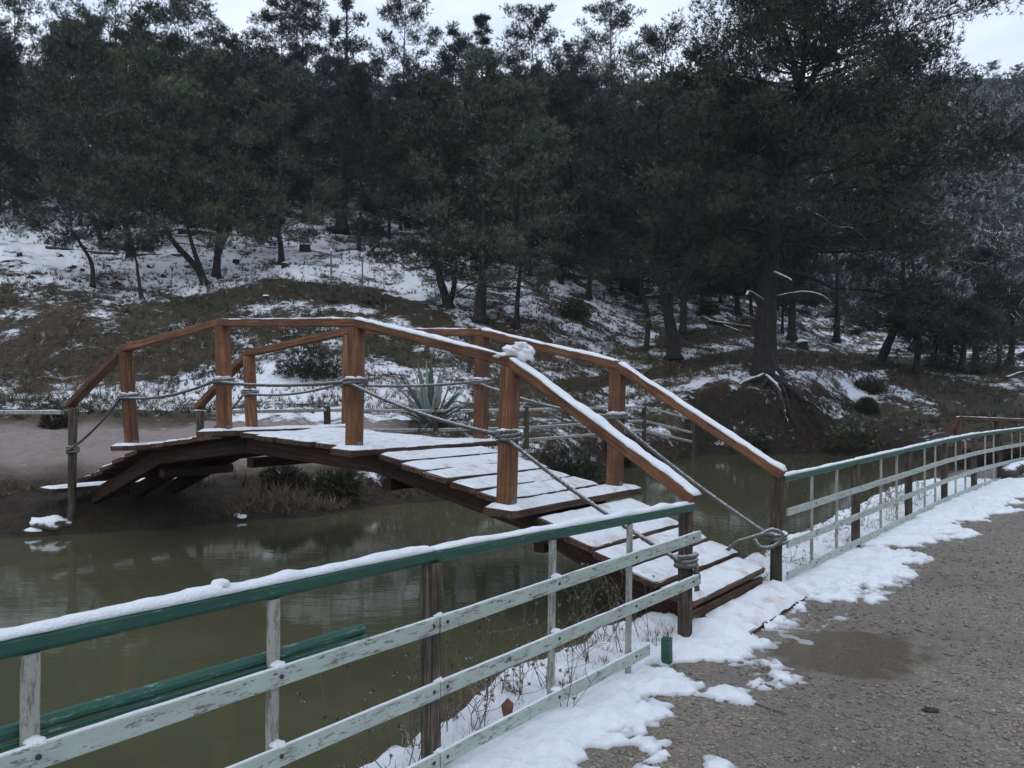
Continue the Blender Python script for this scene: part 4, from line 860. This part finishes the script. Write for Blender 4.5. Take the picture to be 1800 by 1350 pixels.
def ellips(n, r):
    q = r.normal(0, 1, (n, 3)); q /= np.linalg.norm(q, axis=1, keepdims=True); return q * (r.random((n, 1)) ** .38)
nT = 3000; uu = r.uniform(900, 2500, nT); YY = 62 + 112 * r.random(nT) ** .8; Ps, Ds, ts, ss = [], [], [], []
Yc, Zc, _ = _col(uu)
for i in range(nT):
    if uu[i] < 1450 and r.random() < .35: continue
    x = (uu[i] - 900) / FPX * YY[i]; z = np.interp(YY[i], Yc[i], Zc[i]); s = r.uniform(.7, 2.1); k = 26; q = ellips(k, r); P = A(x, YY[i], z + s * .9) + q * A(s, s, s * 1.05)
    Ps.append(P); Ds.append(q + A(0, 0, .4)); ts.append(np.full(k, r.random()) * .6 + r.random(k) * .4); ss.append((q[:, 2] + r.normal(0, .4, k) > .55) * r.uniform(.3, .9, k))
Ps, Ds, ts, ss = map(np.concatenate, (Ps, Ds, ts, ss)); V, Fc = blades(Ps, Ds, .65, .24, 5, .8, r)
o = add('hillside_wood', V, Fc, M['farwood'], None, False, [('tint', 'FACE', np.repeat(ts, 5)), ('snow', 'FACE', np.repeat(ss, 5))], origin=A(0, 0, 0)); props(o, 'frosted low wood covering the far hillside at right', 'wood', kind='stuff')
for i, (u, vt) in enumerate(((1745, 132), (1693, 165), (1790, 148), (1612, 150))):
    Y = 168; x = (u - 900) / FPX * Y; z = far_z(x, Y); copy_tree((x, Y, z - 1), i % 4, 6.5 / 9, 1.1, i, ('tallest far pine on the bare ridge at upper right', 'far ridge pine just right of the big crown', 'far ridge pine at the right edge', 'far ridge pine hidden behind the big crown')[i], 'pines on the far ridge')

# ------------------------------------------------------------------ undergrowth on the slope and banks
r = np.random.default_rng(31)
def scatter(n, ulo, uhi, ylo, yhi, pw=1.0):
    u = r.uniform(ulo, uhi, n); t_ = r.random(n) ** pw; Yk_, Zk_, Sk_ = _col(u); Y = Yk_[:, 0] + ylo + (yhi - ylo) * t_; x = (u - 900) / FPX * Y
    z = np.array([np.interp(Y[i], Yk_[i], Zk_[i]) for i in range(n)]) + far_detail(x, Y) * sstep(Y - Yk_[:, 0], 0, 1.5); kk = np.array([np.interp(Y[i], Yk_[i], np.arange(13)) for i in range(n)])
    sv = np.array([np.interp(Y[i], Yk_[i], Sk_[i]) for i in range(n)]); kk[r.random(n) < np.clip(sv * 1.3 - .5, 0, .6)] = 3.0 * 0 - 1
    return u, x, Y, z, kk
def stuff(name, label, cat, n, rngs, ln, wd, m, mat, keepf, spread=.6, snow=.15, up=1.0):
    u, x, Y, z, kk = scatter(n, *rngs); k = keepf(u, x, Y, kk); x, Y, z = x[k], Y[k], z[k]; n = len(x); cl = np.clip(vnoise(x * .8, Y * .8, 66), .25, 1)
    V, Fc = blades(np.stack([x, Y, z + .0], -1), np.tile(A(0, 0, up), (n, 1)), ln * (.5 + cl), wd, m, spread, r)
    ti = np.repeat(np.clip(vnoise(x * .5, Y * .5, 61) * .6 + r.random(n) * .4, 0, 1), m); sn_ = np.repeat((r.random(n) < snow) * r.uniform(.3, .9, n), m)
    o = add(name, V, Fc, mat, None, False, [('tint', 'FACE', ti), ('snow', 'FACE', sn_)], origin=A(0, 0, 0)); return props(o, label, cat, kind='stuff')
noroad = lambda u, x, Y, kk: ~((kk > 1.9) & (kk < 4.3) & (u < 720)) & (kk >= 0) 
patch = lambda u, x, Y, kk: noroad(u, x, Y, kk) & (vnoise(x * .55, Y * .55, 71) + .25 * r.random(len(x)) > .58)
bankf = lambda u, x, Y, kk: (kk > .1) & noroad(u, x, Y, kk) & ((kk < 2) | ((kk > 4.6) & (kk < 7))) & (vnoise(x * .7, Y * .7, 72) > .3)
stuff('undergrowth', 'low dark shrubs and litter poking through the snow on the slope', 'undergrowth', 26000, (-120, 1920, .6, 34, .8), .17, .022, 8, M['shrub'], patch, .75, .05)
stuff('dry_grass', 'dead brown grass on the banks across the creek', 'grass', 16000, (-120, 1500, .1, 14, 1.1), .15, .014, 7, M['drygrass'], bankf, .5, .015)
# shrubs one can pick out
def shrub(u, v, wpx, hpx, seed, label, mat='shrub', Y=None, snow=.06, n=950, name='shrub', ln=.16):
    r = np.random.default_rng(seed); b_ = hit(u, v) if Y is None else at(u, v, Y); k = b_[1] / FPX; q = ellips(n, r); q[:, 2] = np.abs(q[:, 2]); P = q * A(wpx * k / 2, wpx * k * .4, hpx * k) * (1 + .5 * fbm(q[:, 0] * 2 + seed, q[:, 1] * 2 + q[:, 2] * 2, 3, seed))[:, None]
    V, Fc = blades(P, q + A(0, 0, .5), ln * .7, .016, 7, .9, r); t_ = empty(name, b_, label, 'shrub')
    add('foliage', V + b_, Fc, M[mat], t_, False, [('tint', 'FACE', np.repeat(r.random(n), 7)), ('snow', 'FACE', np.repeat((r.random(n) < snow) * (q[:, 2] > .4) * .8, 7))], origin=b_)
    mb = MB()
    for i in range(7):
        e = P[int(r.integers(n))]; mb.put(*tube(np.array([A(0, 0, -.05), e * .5 + r.normal(0, .03, 3), e]), [.02, .012, .006], 4, 0, 0, False))
    add('stem', np.concatenate(mb.V) + b_, mb.F, M['bark'], t_, False, origin=b_)
for i, a in enumerate([(545, 668, 120, 55, 'dark evergreen shrub seen between the two footbridge railings'), (98, 752, 46, 28, 'dark shrub at the roadside left of the footbridge'), (1000, 850, 130, 65, 'leafy dark shrub at the water edge below the far fence'), (1090, 815, 90, 55, 'shrub at the water edge under the far handrail'),
      (1245, 555, 44, 26, 'round dark shrub under the trees left of the largest pine'), (1530, 690, 60, 26, 'low green shrub on the snowy mound at right'), (1523, 726, 40, 26, 'dark shrub near the water on the right bank'), (1500, 790, 120, 55, 'dark bushy growth at the water behind the right fence'),
      (590, 868, 90, 36, 'scrubby plant with snow under the arch of the footbridge'), (500, 850, 80, 26, 'low weeds on the bank under the footbridge'), (1320, 790, 70, 30, 'tangled shrub below the exposed roots'), (1010, 560, 60, 40, 'shrub beside the slender pine'), (1745, 655, 80, 60, 'dense shrub at the foot of the right edge trees'), (1660, 650, 70, 50, 'dense shrub left of the dark straight trunk at right'), (640, 415, 70, 40, 'shrub under the tall blackish pine'), (1120, 520, 60, 60, 'shrub between the leaning pine and the bushy pine')]):
    shrub(*a[:4], 40 + i, a[4], 'shrub')

# agave behind the far fence
r = np.random.default_rng(9); ab = at(758, 765, 15.6); ab[2] = far_z(ab[0], ab[1]); ag = empty('agave', ab, 'large spiky agave with upright grey green leaves behind the far fence', 'agave')
for k in range(36):
    az = k * 2.4; el = math.radians(np.interp(k, [0, 35], [85, 15]) + r.normal(0, 5)); L = r.uniform(1.0, 1.35); d = A(math.cos(az) * math.cos(el), math.sin(az) * math.cos(el), math.sin(el)); s_ = unit(np.cross(d, A(0, 0, 1)) + 1e-6); nrm = np.cross(s_, d); V = []
    for q in np.linspace(0, 1, 8):
        c = ab + A(math.cos(az), math.sin(az), 0) * .06 + d * L * q - A(0, 0, 1) * q ** 2 * L * .18 * math.cos(el); w_ = .048 * (.75 + 1.1 * q * (1 - q) * 2) * (1 - q ** 3) + .003
        V += [c - s_ * w_, c + nrm * -.035 * (1 - q), c + s_ * w_, c + nrm * .012 * (1 - q)]
    Fc = []
    for q in range(7):
        for j in range(4): Fc.append((4*q+j, 4*q+(j+1) % 4, 4*q+4+(j+1) % 4, 4*q+4+j))
    add('leaf', np.array(V), Fc, M['agave'], ag, True, [('tint', 'FACE', [r.random()] * len(Fc)), ('snow', 'FACE', [.35 * (k % 5 == 0)] * len(Fc))])

# ------------------------------------------------------------------ logs, stumps, stones, poles on the slope
def log(pts, rad, label, seed, cat='log', name='fallen_log', mat='snowbark'):
    P = [hit(*p) for p in pts] if len(pts[0]) == 2 else [at(*p) for p in pts]; P = spline(np.array(P) + A(0, 0, rad * .7), 14); V, Fc = tube(P, np.linspace(rad, rad * .7, 14), 8, seed, .12); o_ = add(name, V, Fc, M[mat], None, True); props(o_, label, cat); return o_
log([(315, 413), (345, 412), (378, 416)], .16, 'snow topped fallen log behind the bent pine', 1); log([(80, 437), (160, 446), (235, 450), (320, 452)], .07, 'long thin fallen trunk lying across the upper left snow', 2)
log([(1245, 568), (1280, 574), (1320, 578)], .10, 'dark fallen log under the trees left of the largest pine', 3); log([(1235, 562), (1262, 570), (1300, 585)], .07, 'thin snowy fallen branch crossing the dark log', 4)
log([(1768, 668), (1775, 664), (1790, 658), (1800, 656)], .07, 'pale snowy branch lying at the right edge', 5); log([(645, 452, 34), (655, 440, 34), (672, 427, 34)], .07, 'short leaning snow capped trunk beside the thin poles', 6, 'log', 'leaning_trunk')
log([(1770, 845, 13.6), (1790, 832, 14), (1830, 826, 14.6)], .13, 'snow covered log behind the right end of the green fence', 7)
def stump(u, v, rpx, hpx, seed, label):
    b_ = hit(u, v); k = b_[1] / FPX; t_ = empty('stump', b_, label, 'stump'); V, Fc = tube([b_ - A(0, 0, .1), b_ + A(0, 0, hpx * k * .5), b_ + A(0, 0, hpx * k)], [rpx * k * 1.25, rpx * k, rpx * k], 10, seed, .1); add('wood', V, Fc, M['bark'], t_, False)
    V, Fc = blob(b_ + A(0, 0, hpx * k), rpx * k, rpx * k, rpx * k * .45, seed, 8, 12, .25); add('snow_cap', V, Fc, M['snow'], t_, True)
for i, a in enumerate([(536, 440, 9, 9, 'snow capped cut stump right of the frosted pine'), (501, 470, 6, 7, 'small pale stump at the foot of the frosted pine'), (467, 530, 6, 9, 'little snow capped stump on the mound above the bridge rail'), (415, 463, 6, 5, 'low stump on the snow right of the forked pine'), (448, 410, 9, 14, 'ragged snowy stump in the upper middle snow'), (1410, 612, 10, 10, 'dark stump right of the largest trunk')]): stump(*a[:4], i, a[4])
for i, (u, v0, v1) in enumerate(((582, 442, 531), (637, 450, 531))):
    b_ = hit(u, v1); k = b_[1] / FPX; t_ = empty('metal_pole', b_, ('thin metal pole standing on the slope, left one of the pair', 'thin metal pole standing on the slope, right one of the pair')[i], 'pole')
    V, Fc = tube([b_ - A(0, 0, .1), b_ + A(0, 0, (v1 - v0) * k)], .028, 8); add('shaft', V, Fc, M['metal'], t_, True)
    V, Fc = tube([b_ - A(0, 0, .05), b_ + A(0, 0, .05)], .28, 14, i, .1); add('base', V, Fc, M['bark'], t_, True); V, Fc = blob(b_ + A(0, 0, (v1 - v0) * k), .05, .05, .06, i, 8, 10, .2); add('snow_cap', V, Fc, M['snow'], t_, True)
def rock(u, v, Y, rx, ry, rz, seed, label):
    c = at(u, v, Y); c[2] = far_z(c[0], c[1]); V, Fc = blob(c - A(0, 0, .03), rx, ry, rz, seed, 14, 22, .75, .6); props(add('rock', V, Fc, M['rock'], None, True), label, 'rock')
rock(84, 898, 9.95, .22, .16, .10, 2, 'snow covered rock on the bank below the left bridge end'); rock(421, 914, 11.0, .10, .07, .05, 5, 'small snow covered stone at the water edge under the bridge'); rock(60, 907, 9.8, .10, .08, .05, 6, 'low snowy stone beside the larger rock at left bank')
rr_ = np.random.default_rng(19); 
for i in range(16):
    u, v = [(12, 464), (20, 468), (35, 450), (68, 482), (82, 430), (128, 470), (145, 478), (205, 500), (262, 470), (288, 488), (150, 436), (330, 470), (55, 490), (108, 452), (190, 470), (300, 505)][i]
    c = hit(u, v); k = c[1] / FPX; V, Fc = blob(c - A(0, 0, .03), (4 + 4 * rr_.random()) * k, 4.5 * k, (2.5 + 3 * rr_.random()) * k, 30 + i, 8, 10, .8, .3); props(add('rock', V, Fc, M['bark'], None, False), 'dark stone showing through the snow on the upper left slope', 'rock', 'dark stones on the snowy slope')

# ------------------------------------------------------------------ dry weeds behind the near fence
def weed(x, y, h, seed, label, group, heads_=3, red=False):
    r = np.random.default_rng(seed); z = float(near_z(x, y)) - .02; b_ = A(x, y, z); mb = MB(); hd = []
    for k in range(int(r.integers(2, 5))):
        d = A(r.normal(0, .22), r.normal(0, .22), 1); hh = h * r.uniform(.5, 1.05); P = spline([b_ + r.normal(0, .015, 3) * A(1, 1, 0), b_ + d * hh * .5 + A(*r.normal(0, .02, 3)), b_ + d * hh + A(*r.normal(0, .05, 2), 0)], 8); mb.put(*tube(P, np.linspace(.0028, .0012, 8), 4, 0, 0, False)); hd.append(P[-1])
        for j in range(4):
            q = P[int(r.integers(2, 8))]; e = q + A(*r.normal(0, .07, 2), abs(r.normal(.07, .04))); mb.put(*tube(np.array([q, (q + e) / 2 + r.normal(0, .01, 3), e]), [.0018, .0014, .001], 3, 0, 0, False)); hd.append(e)
    t_ = empty('dry_weed', b_, label, 'weed', group); add('stem', np.concatenate(mb.V), mb.F, M['twig'], t_, False, origin=b_)
    for e in hd[:heads_ * 3]:
        q = r.normal(0, 1, (16, 3)); V, Fc = blades(np.tile(e, (16, 1)), q, .016, .004, 2, .3, r); add('seed_head', V, Fc, M['drygrass'], t_, False, [('tint', 'FACE', r.random(len(Fc)) * .7), ('snow', 'FACE', (r.random(len(Fc)) < .12) * .7)])
m, t, b = node_mat('weed_twig'); b.inputs['Base Color'].default_value = (.11, .085, .06, 1); b.inputs['Roughness'].default_value = .9; M['twig'] = m
r = np.random.default_rng(44); wl = 'dry brown thistle weed with seed heads growing behind the near fence'; d1 = unit(A(1.47, 1.9, 0))
for i in range(26):
    s_ = r.uniform(-.15, 2.15); q = A(-.34, 3.376, 0) + d1 * s_ - N1 * r.uniform(.1, .42); weed(q[0], q[1], r.uniform(.28, .62), 100 + i, wl, 'dry weeds behind the near fence')
weed(.27, 4.08, .38, 140, 'dark bare weed stalks leaning on the path side of the near fence', None, 1)
d2 = unit(A(4.4, 5.4, 0))
for i in range(22):
    s_ = r.uniform(.1, 6); q = A(2.16, 6.66, 0) + d2 * s_ - N2 * r.uniform(.12, .75); weed(q[0], q[1], r.uniform(.25, .55), 200 + i, 'dry weed growing behind the right hand fence', 'dry weeds behind the right fence')
c = at(892, 1248, 3.86); V = np.array([c + A(-.012, 0, -.05), c + A(.022, -.01, -.02), c + A(.03, .0, .03), c + A(.0, .004, .055), c + A(-.03, .008, .02), c + A(-.024, .012, -.02), c + A(0, -.012, 0)]); Fc = [(i, (i + 1) % 6, 6) for i in range(6)]
m, t, b = node_mat('dead_leaf_brown'); b.inputs['Base Color'].default_value = (.13, .05, .03, 1); M['leaf'] = m
props(add('dead_leaf', V, Fc, M['leaf']), 'curled reddish dead leaf caught behind the bottom rail', 'leaf')
# grass under the snow line of the near bank
n = 5200; s_ = r.uniform(-4.5, 9.5, n); base_ = np.stack([np.interp(s_, [-4.5, 0, 2.4, 4.05, 12], [-3.03, -.34, 1.13, 2.11, 7.1]), np.interp(s_, [-4.5, 0, 2.4, 4.05, 12], [-.3, 3.376, 5.28, 6.6, 12.8])], -1); q = base_ - N1[:2] * r.uniform(.08, .62, (n, 1)); zq = near_z(q[:, 0], q[:, 1]); ok = (zq > -.06) & ~((s_ > 2.5) & (s_ < 4.0))
q, zq = q[ok], zq[ok]; n = len(q); V, Fc = blades(np.stack([q[:, 0], q[:, 1], zq], -1), np.tile(A(0, 0, 1.), (n, 1)), .085, .006, 5, .55, r)
o = add('verge_grass', V, Fc, M['drygrass'], None, False, [('tint', 'FACE', r.random(n * 5)), ('snow', 'FACE', (r.random(n * 5) < .1) * .6)], origin=A(0, 0, 0)); props(o, 'short dead grass on the bank behind the fences', 'grass', kind='stuff')
c = at(1352, 1220, 4.2); c[2] = float(near_z(c[0], c[1])) + .006
V, Fc = tube(spline([c + A(-.05, .07, 0), c, c + A(.06, -.08, .002)], 8), .004, 5, 1, .1); props(add('twig', V, Fc, M['twig'], None, True), 'thin pale twig lying on the gravel path', 'twig')
c = at(1637, 1234, 4.15); c[2] = float(near_z(c[0], c[1])) + .006; V, Fc = blob(c, .045, .03, .014, 3, 8, 12, .4, .4); props(add('stone', V, Fc, M['bark'], None, True), 'dark flat stone lying on the gravel path at right', 'stone')

# ------------------------------------------------------------------ the damp winter air
m = bpy.data.materials.new('winter_air'); m.use_nodes = True; t = m.node_tree; t.nodes.clear(); g = G(t)
pv = g.n('ShaderNodeVolumePrincipled'); pv.inputs['Color'].default_value = (.78, .86, .95, 1); pv.inputs['Density'].default_value = HAZE; pv.inputs['Anisotropy'].default_value = 0
ou = g.n('ShaderNodeOutputMaterial'); g.l(pv.outputs['Volume'], ou.inputs['Volume'])
V, Fc = beam((-620, 60, 50), (720, 60, 50), 1400, 108, (0, 0, 1), .01); props(add('haze', V, Fc, m, None), 'thin bluish winter haze', 'haze', kind='stuff')
